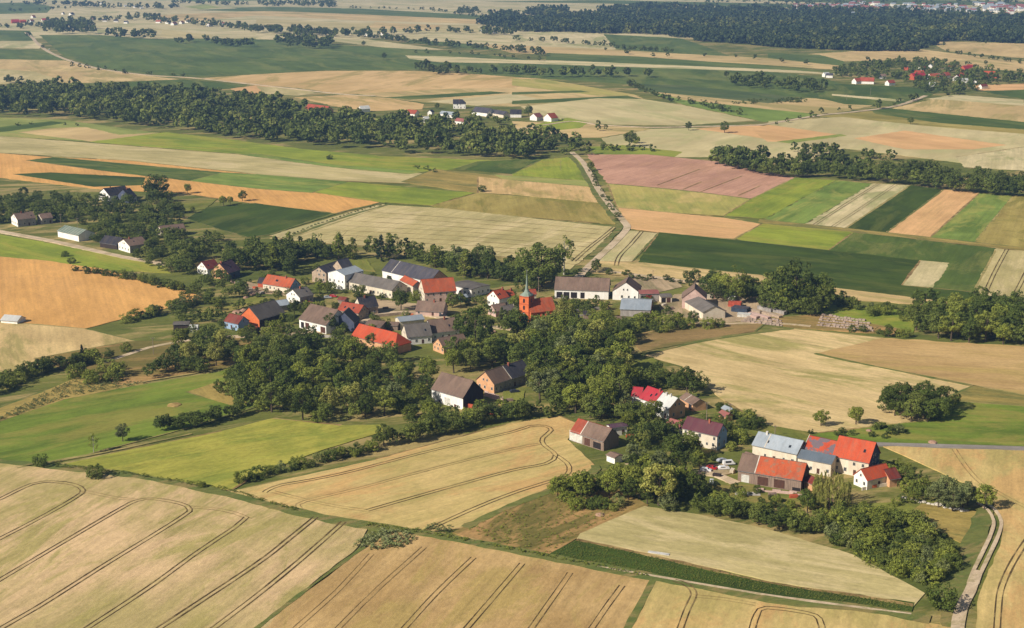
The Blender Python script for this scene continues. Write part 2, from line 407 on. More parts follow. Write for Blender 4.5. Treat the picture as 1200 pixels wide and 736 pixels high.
('green_field','g1',[(1000,272),(1168,291),(1142,342),(1090,338),(1060,334),(970,294)]),
('green_field','gdk',[(772,272),(862,281),(970,293),(1079,305),(1057,334),(1140,342),(1180,351),(1300,360),(1300,372),(1150,358),(980,338),(890,322),(748,307),(755,295)]),
('wheat_plot','pale',[(1079,305),(1113,308),(1093,337),(1057,334)]),
('wheat_field','sage',[(1168,291),(1300,304),(1300,365),(1200,354),(1140,343)]),
('wheat_field','sagep',[(738,270),(771,273),(742,305),(735,310),(700,306)]),
('stubble_field','tan',[(700,306),(748,307),(890,322),(985,338),(1160,359),(1155,363),(1000,351),(900,336),(760,325),(690,320)]),
('meadow','g3',[(945,362),(965,356),(1080,365),(1070,390),(1000,378)]),
('storage_yard','yard',[(780,368),(790,345),(850,342),(915,352),(918,375),(890,374),(850,378)]),
('dirt_yard','yard',[(735,322),(790,326),(800,336),(760,345),(745,335)]),
('wheat_field','wheat',[(752,416),(830,398),(930,385),(1035,396),(1000,424),(1140,452),(1110,466),(1090,492),(1020,500),(960,507),(900,500),(850,470),(800,430)]),
('wheat_field','goldC',[(955,414),(1035,396),(1300,412),(1300,472),(1200,463),(1140,451),(1000,424)]),
('bare_field','brown',[(738,394),(800,380),(900,376),(885,388),(830,397),(752,412),(745,405)]),
('rough_pasture','meadow',[(920,505),(960,507),(1020,500),(1090,492),(1110,466),(1200,474),(1300,480),(1300,528),(1200,523),(1030,519),(940,514)]),
('dry_bank','roughy',[(1108,466),(1140,452),(1200,463),(1300,472),(1300,484),(1200,476),(1120,470)]),
# left
('meadow','g3',[(-20,271),(50,283),(190,311),(200,320),(120,315),(50,306),(-20,299)]),
('wheat_field','gold',[(-20,299),(50,305),(120,315),(190,332),(238,348),(230,353),(200,360),(150,372),(100,385),(30,379),(-20,372)]),
('wheat_field','tan',[(-20,376),(30,379),(100,385),(170,402),(172,406),(120,416),(60,428),(-20,440)]),
('rough_grass','roughy',[(-20,484),(60,455),(95,440),(140,450),(180,448),(75,470),(-20,500)]),
('meadow','meadow',[(-20,500),(75,468),(140,455),(267,433),(290,450),(300,476),(225,500),(100,533),(15,548),(-20,544)]),
('dry_patch','roughy',[(218,459),(250,449),(275,444),(300,470),(280,478),(240,466)]),
('hay_meadow','meadow2',[(60,546),(130,531),(260,505),(320,490),(400,498),(445,497),(450,505),(370,530),(300,556),(270,575),(200,566),(80,553)]),
# front
('wheat_field','wheatB1',[(-40,537),(150,556),(270,577),(350,600),(432,617),(420,640),(330,715),(290,780),(-60,780)]),
('wheat_field','goldC',[(430,640),(460,622),(520,624),(640,648),(767,673),(720,790),(260,790),(330,715)]),
('wheat_field','wheat2',[(262,577),(440,538),(600,495),(655,487),(682,498),(665,515),(697,545),(690,557),(600,592),(545,618),(500,623),(400,608),(300,590)]),
('rough_grass','rough',[(530,624),(600,590),(690,556),(760,592),(680,628),(640,652)]),
('wheat_field','sage',[(755,593),(680,625),(676,631),(760,648),(900,680),(1070,711),(1084,695),(1000,650),(900,620),(820,603)]),
('vegetable_strip','gdk',[(640,651),(676,632),(760,650),(900,682),(1072,706),(1068,718),(900,697),(700,663)]),
('wheat_field','wheat2',[(767,678),(900,702),(1000,713),(1115,734),(1120,790),(715,790)]),
('wheat_field','wheat2',[(1035,523),(1200,528),(1320,532),(1320,790),(1135,790),(1150,690),(1172,640),(1176,612),(1160,580),(1100,552)]),
('garden_lawn','green_yard',[(862,563),(905,572),(960,582),(1000,590),(1060,588),(1080,600),(1000,600),(900,592),(840,585),(835,570)]),
('rough_grass','roughy',[(1080,590),(1150,600),(1150,620),(1135,640),(1105,625),(1060,605)]),
('farm_yard','yard',[(820,545),(850,543),(862,553),(845,558),(822,556)]),
('farm_yard','yard',[(440,350),(490,356),(520,362),(520,370),(440,367)]),
('farm_yard','yard',[(290,330),(345,345),(350,352),(330,345),(285,342)]),
('farm_yard','yard',[(770,352),(800,352),(800,368),(775,366)]),
('garden_lawn','green_yard',[(232,362),(300,347),(318,350),(280,362),(250,370)]),
('garden_lawn','green_yard',[(180,240),(255,233),(240,245),(200,250)]),
('garden_lawn','green_yard',[(395,306),(430,304),(440,318),(415,316)]),
('garden_lawn','green_yard',[(545,408),(575,410),(580,425),(552,420)]),
('garden_lawn','green_yard',[(590,458),(615,458),(612,472),(588,470)]),
('garden_lawn','green_yard',[(720,425),(765,418),(790,440),(760,455),(720,445)]),
('garden_lawn','green_yard',[(840,486),(900,498),(960,508),(940,514),(870,510)]),
('rough_grass','rough',[(880,374),(955,368),(1060,386),(1050,392),(930,384)]),
('rough_grass','rough',[(40,420),(150,400),(300,395),(270,430),(140,452),(95,440)]),
]
DIRS = {'B1': ((0,705),(220,605))}
def ang_px(a, b):
    A, B = ground(*a), ground(*b); return math.atan2(B.y-A.y, B.x-A.x)
for i, (nm, key, pts) in enumerate(FIELDS):
    P = [ground(x, y) for x, y in pts]
    e = max(range(len(P)), key=lambda j: (P[(j+1) % len(P)]-P[j]).length)
    d = P[(e+1) % len(P)]-P[e]; ang = math.atan2(d.y, d.x)
    ymean = sum(p[1] for p in pts)/len(pts)
    if key == 'wheatB1': ang = ang_px((0,682),(130,604))
    if pts[0] == (430,640): ang = ang_px((395,736),(497,641))
    if pts[0] == (262,577): ang = ang_px((430,598),(600,553))
    if pts[0] == (767,678): ang = ang_px((795,736),(810,705))
    if pts[0] == (1035,523): ang = ang_px((1170,736),(1172,690))
    if pts[0] == (953,240): ang = ang_px((400,270),(600,290))
    if nm == 'ploughed_field': ang = ang_px((760,219),(820,198))
    c1, c2, c3 = K[key]
    dk = lambda c: tuple(int(v*f_) for v, f_ in zip(c, (0.955, 0.955, 0.90))) if c and c[0] > c[1] else c
    c1, c2, c3 = dk(c1), dk(c2), dk(c3)
    c2 = tuple(int(v*0.95) for v in c2)
    if c3 is None:
        c3 = (int(c2[0]*0.84), int(c2[1]*0.90), int(c2[2]*0.80)) if c1[0] > c1[1] else (int(c1[0]*1.18), int(c1[1]*1.08), int(c1[2]*1.15))
    far = ymean < 180
    cloth = key in ('g1','gdk','gfar','g2')
    pat = 0.02 if ymean > 500 else (0.014 if ymean > 180 else 0.006)
    m = field_mat(c1, c2, ang, c3, 0.14 if not far else 0.07, (0.34 if key in ('rough','roughy','meadow2','scrub','brown') else (0.27 if ymean > 380 else 0.2)) if not far else 0.08,
                  pat, i % 4, 0.40 if not far else 0.05, 1.0, 0.4, 0.13 if key not in ('yard',) else 0.2)
    build_poly(nm, pts, 0.27+0.002*i, m)
Z_ROAD = 0.66
def ribbon(name, pts, width, z, mat, kind='structure', edge=0.15, side=True):
    P = [ground(x, y, z) for x, y in pts]
    # Catmull-Rom refine
    Q = []
    for i in range(len(P)-1):
        p0, p1, p2, p3 = P[max(0, i-1)], P[i], P[i+1], P[min(len(P)-1, i+2)]
        n = max(2, min(16, int((p2-p1).length/4)))
        for k in range(n):
            t = k/n
            Q.append(0.5*((2*p1)+(p2-p0)*t+(2*p0-5*p1+4*p2-p3)*t*t+(3*p1-p0-3*p2+p3)*t**3))
    Q.append(P[-1])
    mb = MB(); widths = width if callable(width) else (lambda t: width)
    L = []; Rr = []
    for i, q in enumerate(Q):
        d = (Q[min(i+1, len(Q)-1)]-Q[max(i-1, 0)]); d.z = 0; d.normalize(); nrm = Vector((-d.y, d.x, 0))
        ph_ = i*0.37+len(Q); wv = widths(i/len(Q))*max(0.12, 1+rnd.uniform(-edge, edge)*0.6+edge*0.6*math.sin(ph_)*math.sin(ph_*0.31+1))
        L.append(q+nrm*wv/2); Rr.append(q-nrm*wv/2)
    n = len(Q); lo = lambda p: (p.x, p.y, 0.05)
    mb.v = [tuple(p) for p in L]+[tuple(p) for p in Rr]+[lo(p) for p in L]+[lo(p) for p in Rr]
    for i in range(n-1):
        mb.f.append((i, n+i, n+i+1, i+1)); mb.m.append(0)
        if side:
            mb.f.append((i+1, 2*n+i+1, 2*n+i, i)); mb.m.append(0)
            mb.f.append((n+i, 3*n+i, 3*n+i+1, n+i+1)); mb.m.append(0)
    o = mb.build(name, mat)
    if kind: tag(o, kind=kind)
    return o, Q
asph = field_mat((150,142,134), (134,126,118), 0, None, 0.02, 0.08, 0.05, 1)
dirt = field_mat((206,184,154), (186,164,134), 0.8, (164,148,110), 0.03, 0.22, 0.05, 2, mid=0.12)
grassv = field_mat((92,104,52), (112,114,60), 0.4, (140,124,78), 0.05, 0.3, 0.05, 3)
dryv = field_mat((170,150,98), (130,126,70), 0.2, None, 0.05, 0.3, 0.05, 2)
soil_shade = field_mat((74,58,38), (104,86,54), 0, (150,128,84), 0.0, 0.3, 0.05, 0, mid=0.3)  # bare soil, with the wheel tracks' shade put into its dark brown
soil_shade2 = field_mat((112,90,58), (150,126,80), 0, (176,150,100), 0.0, 0.3, 0.05, 0, mid=0.3)  # paler soil; in faint wheel tracks its brown includes painted shade
# verges
ribbon('grass_verge', [(-40,537),(60,546),(150,556),(250,575),(350,600),(432,617),(500,625),(640,652),(760,675),(900,702),(1000,711),(1090,726)], 5.0, 0.590, grassv, edge=0.35)
ribbon('grass_verge', [(697,545),(690,557),(600,592),(545,618)], 4.0, 0.585, grassv, edge=0.4)
ribbon('grass_verge', [(430,638),(360,690),(290,745),(260,775)], 1.6, 0.586, grassv, edge=0.5)
ribbon('grass_verge', [(767,676),(752,705),(733,740),(715,770)], 2.2, 0.587, grassv, edge=0.4)
ribbon('grass_verge', [(1155,597),(1140,640),(1118,690),(1115,735)], 7.0, 0.581, grassv, edge=0.3)
ribbon('dirt_verge', [(20,548),(100,534),(160,522),(225,508)], 1.2, 0.590, dryv, edge=0.5)
ribbon('dirt_verge', [(676,632),(760,650),(900,682),(1000,697),(1070,709)], 1.6, 0.595, soil_shade2, edge=0.5)
ribbon('dirt_verge', [(700,663),(900,697),(1068,719)], 1.2, 0.596, dirt, edge=0.5)
ribbon('grass_verge', [(955,414),(1000,424),(1060,436),(1140,452)], 2.5, 0.597, grassv, edge=0.5)
ribbon('grass_verge', [(850,253),(893,262)], 2.5, 0.580, grassv)
ribbon('grass_verge', [(330,281),(398,256),(456,239)], 3.0, 0.598, grassv, edge=0.5)
ribbon('grass_verge', [(316,275),(390,251),(447,238)], 3.0, 0.599, grassv, edge=0.5)
ribbon('grass_verge', [(712,215),(800,223),(880,233)], 2.0, 0.600, grassv, edge=0.5)
ribbon('grass_verge', [(752,416),(830,398),(900,388),(930,385)], 3.0, 0.601, grassv, edge=0.5)
for pts_, z_ in MARG:
    n_ = len(pts_)
    for i_ in range(n_):
        a_, b_ = pts_[i_], pts_[(i_+1) % n_]
        if math.hypot(a_[0]-b_[0], a_[1]-b_[1]) > 14 and rnd.random() < 0.7: ribbon('field_margin', [a_, b_], rnd.uniform(0.7, 1.5), z_+0.001, rnd.choice((grassv, soil_shade2, dryv)), edge=0.95, side=False)
# roads
ribbon('road', [(-30,265),(0,271),(60,282),(100,291),(150,302),(205,311)], 6.0, Z_ROAD, dirt, edge=0.08)
ribbon('road', [(1025,520),(1100,522),(1200,525),(1330,529)], 3.8, Z_ROAD, asph, edge=0.04)
ribbon('road', [(670,178),(683,190),(692,205),(703,224),(716,242),(730,258),(735,266),(728,276),(716,288),(706,297),(690,312),(672,330)], 5.2, Z_ROAD, dirt, edge=0.07)
ribbon('grass_verge', [(664,178),(677,192),(686,206),(697,226),(709,243),(722,259),(726,266),(718,276),(706,288),(694,300)], 4.5, 0.635, grassv, edge=0.4)
ribbon('road', [(30,38),(38,44),(45,52),(60,62),(85,72),(120,81),(175,88),(225,91),(300,99),(400,110),(440,112)], 7.0, Z_ROAD, dirt, edge=0.1)
ribbon('road', [(1085,112),(1050,124),(1000,131),(960,135),(900,145),(870,147),(820,148),(760,149),(700,146)], 7.0, Z_ROAD, dirt, edge=0.1)
ribbon('road', [(600,152),(640,146),(672,142),(700,146)], 5.0, Z_ROAD+0.004, dirt, edge=0.1)
ribbon('dirt_track', [(1128,800),(1122,742),(1127,712),(1137,692),(1142,678),(1146,668)], lambda t: 4.4-1.2*t, Z_ROAD, dirt, edge=0.07)
for o_ in (-1.35, 1.35):
    P_ = [ground(x, y, Z_ROAD) for x, y in [(1140,684),(1144,672),(1156,647),(1166,625),(1169,610),(1162,597),(1150,588)]]
    Q_ = [P_[i]+Vector((o_, 0, 0)) for i in range(len(P_))]
    ribbon('dirt_track', [proj(q) for q in Q_], 1.2, Z_ROAD-0.004, dirt, edge=0.12)
ribbon('dirt_track', [(120,425),(150,415),(175,407),(200,402),(225,398)], 3.5, Z_ROAD, dirt, edge=0.2)
ribbon('dirt_track', [(740,378),(800,377),(850,379),(900,378),(950,382)], 3, Z_ROAD, dirt, edge=0.2)
ribbon('dirt_track', [(715,318),(780,326),(850,336),(910,342)], 4, Z_ROAD, dirt, edge=0.2)
ribbon('village_street', [(240,395),(290,394),(340,392),(400,385),(420,380),(445,368),(480,366),(520,372),(555,380),(600,385)], 5, Z_ROAD, dirt, edge=0.2)
ribbon('village_street', [(735,540),(770,545),(810,552),(840,556),(862,566)], 5, Z_ROAD, dirt, edge=0.2)
# wheel tracks through the standing crops (flat pairs, trench shade put into the soil colour)
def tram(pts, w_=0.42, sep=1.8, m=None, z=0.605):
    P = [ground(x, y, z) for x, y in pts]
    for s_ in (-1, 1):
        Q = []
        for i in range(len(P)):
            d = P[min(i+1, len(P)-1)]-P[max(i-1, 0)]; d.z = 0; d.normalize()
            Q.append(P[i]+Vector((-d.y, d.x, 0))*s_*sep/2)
        ribbon('wheel_track', [proj(q) for q in Q], w_, z, m or soil_shade, edge=0.45, side=False)
T1 = lambda ox, oy, l: [(ox+a/4, oy+b/4) for a, b in l]
tl = (0,552); tm = (300,552); tr = (600,552); trr = (900,552)
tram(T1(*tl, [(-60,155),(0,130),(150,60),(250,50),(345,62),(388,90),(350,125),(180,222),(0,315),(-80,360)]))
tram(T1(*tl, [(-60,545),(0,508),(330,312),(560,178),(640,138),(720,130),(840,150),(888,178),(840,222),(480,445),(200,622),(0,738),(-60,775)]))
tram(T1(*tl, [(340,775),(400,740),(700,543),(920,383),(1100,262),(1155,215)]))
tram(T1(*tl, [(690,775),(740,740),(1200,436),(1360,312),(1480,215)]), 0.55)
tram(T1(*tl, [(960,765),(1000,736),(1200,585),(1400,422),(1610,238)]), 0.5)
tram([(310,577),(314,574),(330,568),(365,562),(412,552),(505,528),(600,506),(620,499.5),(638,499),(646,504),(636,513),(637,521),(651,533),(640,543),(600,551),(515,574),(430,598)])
tram([(355,598),(349,593),(358,587),(420,572),(495,552),(600,526),(632,520)], 0.3, m=soil_shade2)
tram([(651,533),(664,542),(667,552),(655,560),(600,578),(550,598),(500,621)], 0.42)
tram([(222,594),(250,596),(275,601),(292,608)], 0.28, m=soil_shade2)
tram([(97,575),(120,580),(140,584),(160,585)], 0.22, m=soil_shade2)
tram([(320,576),(360,586),(400,594),(430,598)], 0.25, m=soil_shade2)
tram([(346,736),(395,692),(435,649)], 0.22, m=soil_shade2)
tram([(392,740),(440,692),(497,641)], 0.26, m=soil_shade2)
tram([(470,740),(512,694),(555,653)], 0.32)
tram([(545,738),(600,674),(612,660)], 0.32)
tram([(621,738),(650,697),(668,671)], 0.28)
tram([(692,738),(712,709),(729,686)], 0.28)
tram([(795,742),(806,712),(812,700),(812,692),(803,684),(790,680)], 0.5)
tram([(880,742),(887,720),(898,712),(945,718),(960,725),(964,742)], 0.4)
tram([(812,698),(850,702),(885,708)], 0.25, m=soil_shade2)
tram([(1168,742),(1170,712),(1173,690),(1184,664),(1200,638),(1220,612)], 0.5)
tram([(1118,526),(1133,548),(1150,566),(1168,576),(1200,593),(1240,610)], 0.3, m=soil_shade2)
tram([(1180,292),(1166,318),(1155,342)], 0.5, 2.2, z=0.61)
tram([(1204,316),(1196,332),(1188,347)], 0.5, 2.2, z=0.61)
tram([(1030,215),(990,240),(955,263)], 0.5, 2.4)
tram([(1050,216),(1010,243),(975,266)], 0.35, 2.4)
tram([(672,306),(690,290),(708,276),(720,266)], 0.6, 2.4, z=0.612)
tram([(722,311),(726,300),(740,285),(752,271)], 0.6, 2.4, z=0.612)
for a, b in (((770,217),(820,198)),((800,222),(822,213)),((820,225),(870,206)),((865,229),(890,218))):
    ribbon('furrow', [a, b], 1.2, 0.610, soil_shade2, side=False)
for k in range(9):
    y0 = 249+k*5.2
    ribbon('crop_row_gap', [(430-k*13+rnd.uniform(-5,5), y0-1), (560, y0+8), (705-k*3, y0+20)], 0.5, 0.615, soil_shade2, edge=0.6, side=False)

# ---------------------------------------------------------------- buildings
mw = MB(); mw.box(-0.45,0.45,-0.04,0.0,-0.6,0.6); MESH_PANE = mw.mesh('window', M['glass'])
mf = MB()
mf.box(-0.55,-0.45,-0.07,0.0,-0.7,0.7); mf.box(0.45,0.55,-0.07,0.0,-0.7,0.7); mf.box(-0.45,0.45,-0.07,0.0,0.6,0.7); mf.box(-0.45,0.45,-0.1,0.0,-0.7,-0.6)
mf.box(-0.03,0.03,-0.06,-0.042,-0.6,0.6)
MESH_FRAME = mf.mesh('frame', M['frame'])
def window(root, p, rz, s=1.0):
    o = link('window', MESH_PANE, root); o.location = p; o.rotation_euler = (0,0,rz); o.scale = (s,1,s)
    f = link('frame', MESH_FRAME, o); return o
def panel(root, name, p, rz, w_, h, mat):
    mb = MB(); mb.box(-w_/2, w_/2, -0.06, 0.0, 0, h); o = mb.build(name, mat, root); o.location = p; o.rotation_euler = (0,0,rz)
    if name == 'door' and w_ < 2:
        k = MB(); k.box(w_/2-0.22, w_/2-0.12, -0.12, -0.06, h*0.45, h*0.45+0.1); k.build('handle', M['metal'], o)
    return o
HOUSES = []
def house(label, mode, A, B, P, E=None, h=4.0, pitch=40, wall='white', roof='red', gable=None, side=None, name='house', cat='house',
          win=True, doors=None, chim=(0.5,), segs=None, hipR=False, parapet=False, Wfix=None, group=None, bigdoor=None, over=0.35, Lf=None):
    zb = 0.5
    a = ground(A[0], A[1], zb+h); b = ground(B[0], B[1], zb+h)
    if mode == 'eave':
        x = (b-a); x.z = 0; L = x.length; x.normalize(); y = Vector((-x.y, x.x, 0)); org = a.copy()
        def err(W):
            r = W/2*math.tan(R(pitch)); q0 = proj(org+y*W/2+Vector((0,0,r))); q1 = proj(org+x*L+y*W/2+Vector((0,0,r)))
            t = (P[0]-q0[0])/(q1[0]-q0[0]) if abs(q1[0]-q0[0]) > 1e-6 else 0
            return q0[1]+(q1[1]-q0[1])*t-P[1]
        lo, hi = 1.5, 40
        for _ in range(40):
            mid = (lo+hi)/2
            if err(mid) > 0: lo = mid
            else: hi = mid
        W = Wfix or (lo+hi)/2; rise = W/2*math.tan(R(pitch)); vis = 'front'
    else:
        g = (b-a); g.z = 0; W = g.length; gd = g.normalized(); d = Vector((-gd.y, gd.x, 0)); mid = (a+b)/2
        lo, hi = 0.3, 9.0
        for _ in range(40):
            r_ = (lo+hi)/2
            if proj(mid+Vector((0,0,r_)))[1] > P[1]: lo = r_
            else: hi = r_
        rise = min(max(0.5, (lo+hi)/2), W*0.62)
        best = min((math.hypot(proj(mid+d*l+Vector((0,0,rise)))[0]-E[0], proj(mid+d*l+Vector((0,0,rise)))[1]-E[1]), l) for l in np.arange(3, 70, 0.5))
        L = Lf or best[1]
        if E[0] >= P[0]: org = b.copy(); x = d; y = -gd; vis = 'left'
        else: org = a+d*L; x = -d; y = gd; vis = 'right'
    org.z = zb
    HOUSES.append((label[:50], round(L,1), round(W,1), round(rise,1)))
    root = empty(name, org+x*L/2+y*W/2, math.atan2(x.y, x.x)); root.location.z = zb
    tag(root, label, cat, group)
    X0, X1, Y0, Y1 = -L/2, L/2, -W/2, W/2
    gl = WA[gable or wall] if vis in ('left','front') else WA[side or wall]
    gr = WA[gable or wall] if vis in ('right','front') else WA[side or wall]
    if vis == 'front' and side: gr = WA[side]
    mb = MB(); z0 = -0.5
    mb.quad((X0,Y0,z0),(X1,Y0,z0),(X1,Y0,h),(X0,Y0,h), mi=0)
    mb.quad((X1,Y1,z0),(X0,Y1,z0),(X0,Y1,h),(X1,Y1,h), mi=0)
    zt = h+rise-0.05
    mb.quad((X0,Y1,z0),(X0,Y0,z0),(X0,Y0,h),(X0,0,zt if not False else h),(X0,Y1,h), mi=1)
    if hipR: mb.quad((X1,Y0,z0),(X1,Y1,z0),(X1,Y1,h),(X1,Y0,h), mi=2)
    else: mb.quad((X1,Y0,z0),(X1,Y1,z0),(X1,Y1,h),(X1,0,zt),(X1,Y0,h), mi=2)
    mb.build('wall', [WA[wall], gl, gr], root)
    th = 0.22; tn = rise/(W/2); o_ = over
    sg = segs or [(0, 1, roof)]
    for (t0, t1, rk) in sg:
        x0 = X0+L*t0-(o_ if t0 == 0 else 0); x1 = X0+L*t1+(o_ if t1 == 1 else 0)
        rb = MB()
        if hipR and t1 == 1:
            e = h-o_*tn; xr = X1-W*0.35; ye = Y0-o_; yE = Y1+o_; x1 = X1+o_; zr = h+rise
            for dz in (0, th):
                pass
            V = [(x0,ye,e+th),(x1,ye,e+th),(xr,0,zr+th),(x0,0,zr+th),(x1,yE,e+th),(x0,yE,e+th)]
            lowv = [(p[0],p[1],p[2]-th) for p in V]
            rb.v = V+lowv; rb.f = [(0,1,2,3),(1,4,2),(4,5,3,2),(9,8,7,6),(8,10,7),(8,9,11,10),(0,6,7,1),(1,7,10,4),(4,10,11,5),(0,3,9,6),(3,5,11,9)]; rb.m = [0]*11
        else:
            e = h-o_*tn
            prof = [(Y0-o_, e), (0, h+rise), (Y1+o_, e), (Y1+o_, e+th), (0, h+rise+th), (Y0-o_, e+th)]
            rb.extrude_x(prof[::-1], x0, x1)
        ro = rb.build('roof', RO[rk], root)
        if t0 == 0:
            for cpos in chim:
                cx = X0+L*cpos; cb = MB(); cb.box(cx-0.35, cx+0.35, -0.9, -0.2, h+rise-0.9, h+rise+1.0); cb.box(cx-0.42, cx+0.42, -0.97, -0.13, h+rise+1.0, h+rise+1.15)
                cb.build('chimney', M['chim'] if rk not in ('pale','white') else M['chimw'], ro)
        if t0 > 0:
            pb = MB(); pb.extrude_x([(p[0], p[1]+0.12) for p in [(Y0-o_, e), (0, h+rise), (Y1+o_, e), (Y1+o_, e+th), (0, h+rise+th), (Y0-o_, e+th)]][::-1], x0-0.2, x0+0.2)
            pb.build('parapet', M['trim'], root)
    if win and W > 7 and h+rise > 7:
        for k in range(rnd.choice((0,1,2))):
            xx = X0+L*rnd.uniform(0.15,0.85); t_ = rnd.uniform(0.35,0.6); yy = Y0+W/2*t_; zz = h+rise*t_+th+0.02
            sk = MB(); sl_ = rise/(W/2); sk.quad((xx-.45,yy-.5,zz-.5*sl_+.06),(xx+.45,yy-.5,zz-.5*sl_+.06),(xx+.45,yy+.5,zz+.5*sl_+.06),(xx-.45,yy+.5,zz+.5*sl_+.06)); sk.build('skylight', M['glass'], root)
    # ridge tiles
    rb = MB(); rb.box(X0-o_+0.02, (X1-W*0.35 if hipR else X1+o_-0.02), -0.14, 0.14, h+rise+th-0.06, h+rise+th+0.05)
    rb.build('ridge', RO[sg[0][2]] if sg[0][2] in ('dark','slate','pale','white') else RO['darkred'] if sg[0][2] in ('orange','red','newred','patched','weathered') else RO[sg[0][2]], root)
    # gutter on the visible eave
    gb = MB(); gb.box(X0, X1, Y0-o_-0.12, Y0-o_-0.01, h-o_*tn-0.05, h-o_*tn+0.08); gb.build('gutter', M['metal'], root)
    if parapet:
        pb = MB()
        for xx in (X0-0.12-o_, X1-0.1+o_): pb.extrude_x([(Y0-o_, e+0.1), (0, h+rise+0.1), (Y1+o_, e+0.1), (Y1+o_, e+th+0.2), (0, h+rise+th+0.25), (Y0-o_, e+th+0.2)][::-1], xx, xx+0.22)
        pb.build('parapet', M['trim'], root)
    st = 2 if h > 5.2 else 1
    faces = [('f', L, lambda t: (X0+t, Y0, 0), 0.0), ('l', W, lambda t: (X0, Y1-t, 0), -math.pi/2), ('r', W, lambda t: (X1, Y0+t, 0), math.pi/2)]
    if win:
        for fn, span, pf, rz in faces:
            n = max(1, int(span/3.1)); n = min(n, 12)
            if bigdoor and fn == 'f': continue
            for s_ in range(st):
                zc = 1.75+s_*2.8
                if zc+0.8 > h: continue
                for k in range(n):
                    if fn == 'f' and s_ == 0 and k == n//2 and n > 1: continue
                    q = pf(span*(k+0.5+rnd.uniform(-.12,.12))/n)
                    if rnd.random() < 0.88: window(root, (q[0], q[1], zc+rnd.uniform(-.08,.08)), rz, rnd.choice((0.85,1,1,1.15)))
            if fn != 'f' and rise > 2.4 and not (fn == 'r' and hipR):
                q = pf(span/2); 
                for dx in ((-1.1, 1.1) if span > 8 else (0,)):
                    q = pf(span/2+dx); window(root, (q[0], q[1], h+min(0.9, rise*0.3)), rz, 0.8)
        if not bigdoor:
            q = faces[0][2](L*(max(1, int(L/3.1))//2+0.5)/max(1, min(12, int(L/3.1)))) if L > 6 else faces[0][2](L*0.5)
            panel(root, 'door', (q[0], q[1]-0.01, 0.0), 0, 1.1, 2.1, M['doorb'])
    for dd in (bigdoor or []):
        t, w_, hh, mk = dd
        panel(root, 'barn_door', (X0+L*t, Y0-0.01, 0.0), 0, w_, hh, M[mk])
    return root, (L, W, h, rise)

Hs = house
# lower right farm cluster
Hs('two-storey cream house with big bright red roof, tallest of the right-hand farm cluster','eave',(976.5,533.8),(1018,542),(1006,514.9),h=6.2,pitch=44,wall='cream',roof='newred',side='slatew',gable='slatew',chim=())  # gables in slate tone: the right end's shade is put into the colour
Hs('long grey plank barn with weathered orange roof whose left end is grey-brown','eave',(865,550.6),(939,562.5),(908.5,537.5),h=4.5,pitch=38,wall='wood',gable='peach',side='darkwood',segs=[(0,.27,'brown'),(.27,1,'weathered')],name='barn',cat='barn',win=False,chim=(),bigdoor=[(.12,3,3,'frame'),(.4,4,3.2,'doorb'),(.66,4,3.2,'doorb'),(.93,3,1.2,'doord')])
Hs('cream farmhouse with pale grey metal roof behind the orange-roofed plank barn','eave',(882,521),(933.5,532),(912,510.8),h=5,pitch=34,wall='cream',segs=[(0,.28,'pale'),(.28,1,'pale')],chim=(.2,),side='greyw')
Hs('brick building whose orange roof is half stripped to a big dark patch','eave',(943,525),(977,532.5),(964,513.7),h=6,pitch=38,wall='brick',roof='patched',win=False,chim=(),name='outbuilding',cat='building',parapet=True)
Hs('white balconied lean-to house with blue-grey metal roof behind the plank barn','eave',(935,536),(974,543.5),(960,531),h=5,pitch=22,wall='cream',roof='bluegrey',chim=())
Hs('low white house with orange roof in front of the tallest bright red-roofed farm house','gable',(1001,556),(1016.5,562.8),(1008.3,550),(1037,543.8),h=3.6,wall='cream',gable='white',roof='newred',chim=())
Hs('small annex with dark red roof at the right end of the farm cluster','eave',(1043,561.5),(1055,559.5),(1048,548.5),h=3,pitch=35,wall='peach',roof='darkred',chim=(),win=False,name='annex',cat='building')
Hs('small shed with dark red roof against the right end of the long plank barn','eave',(942,561.8),(953,568),(953,559.3),h=3,pitch=30,wall='peach',roof='darkred',chim=(),win=False,name='shed',cat='shed')
Hs('tall pale blue gabled house with long maroon roof right of the big dark trees','eave',(800,501.3),(840.5,510.5),(826,492.6),h=6,pitch=42,wall='cream',gable='blue',side='blue',roof='maroon',chim=(.65,))
Hs('small house with faded red roof left of the maroon roof','eave',(781,497),(798,502),(788,491.2),h=3.5,pitch=32,wall='white',roof='pink',chim=(.8,))
Hs('white house with vivid crimson sheet roof at the foot of the wheat field','eave',(750,466),(767,472),(767,455.4),h=5,pitch=42,wall='white',roof='crimson',chim=(.9,))
Hs('small porch wing with crimson roof at the left end of the crimson-roofed house','eave',(740.5,463.5),(751,464.5),(748,454),h=4.5,pitch=40,wall='white',roof='crimson',chim=(),name='house_wing')
Hs('house with white metal roof and peach gable right of the crimson roof','eave',(768,472.5),(784,478.5),(787,464.2),h=5,pitch=38,wall='white',gable='peach',side='peach',roof='white',chim=(.3,.6))
Hs('low outbuilding with grey-brown roof behind the white metal roof','eave',(797,466),(812,474),(806,461),h=3,pitch=28,wall='peach',segs=[(0,.4,'brown'),(.4,1,'brown')],chim=(),win=False,name='outbuilding',cat='building',bigdoor=[(.8,2.4,2.4,'doord')])
Hs('old barn with red left roof end beside the looped wheat field','eave',(669.4,505),(707.5,517),(699,497),h=4,pitch=42,wall='wood',gable='white',side='wood',segs=[(0,.3,'red'),(.3,1,'brown')],chim=(),win=False,name='barn',cat='barn',bigdoor=[(.15,7,4.2,'frame'),(.5,3,3,'doorb'),(.8,4,2.6,'doord')])
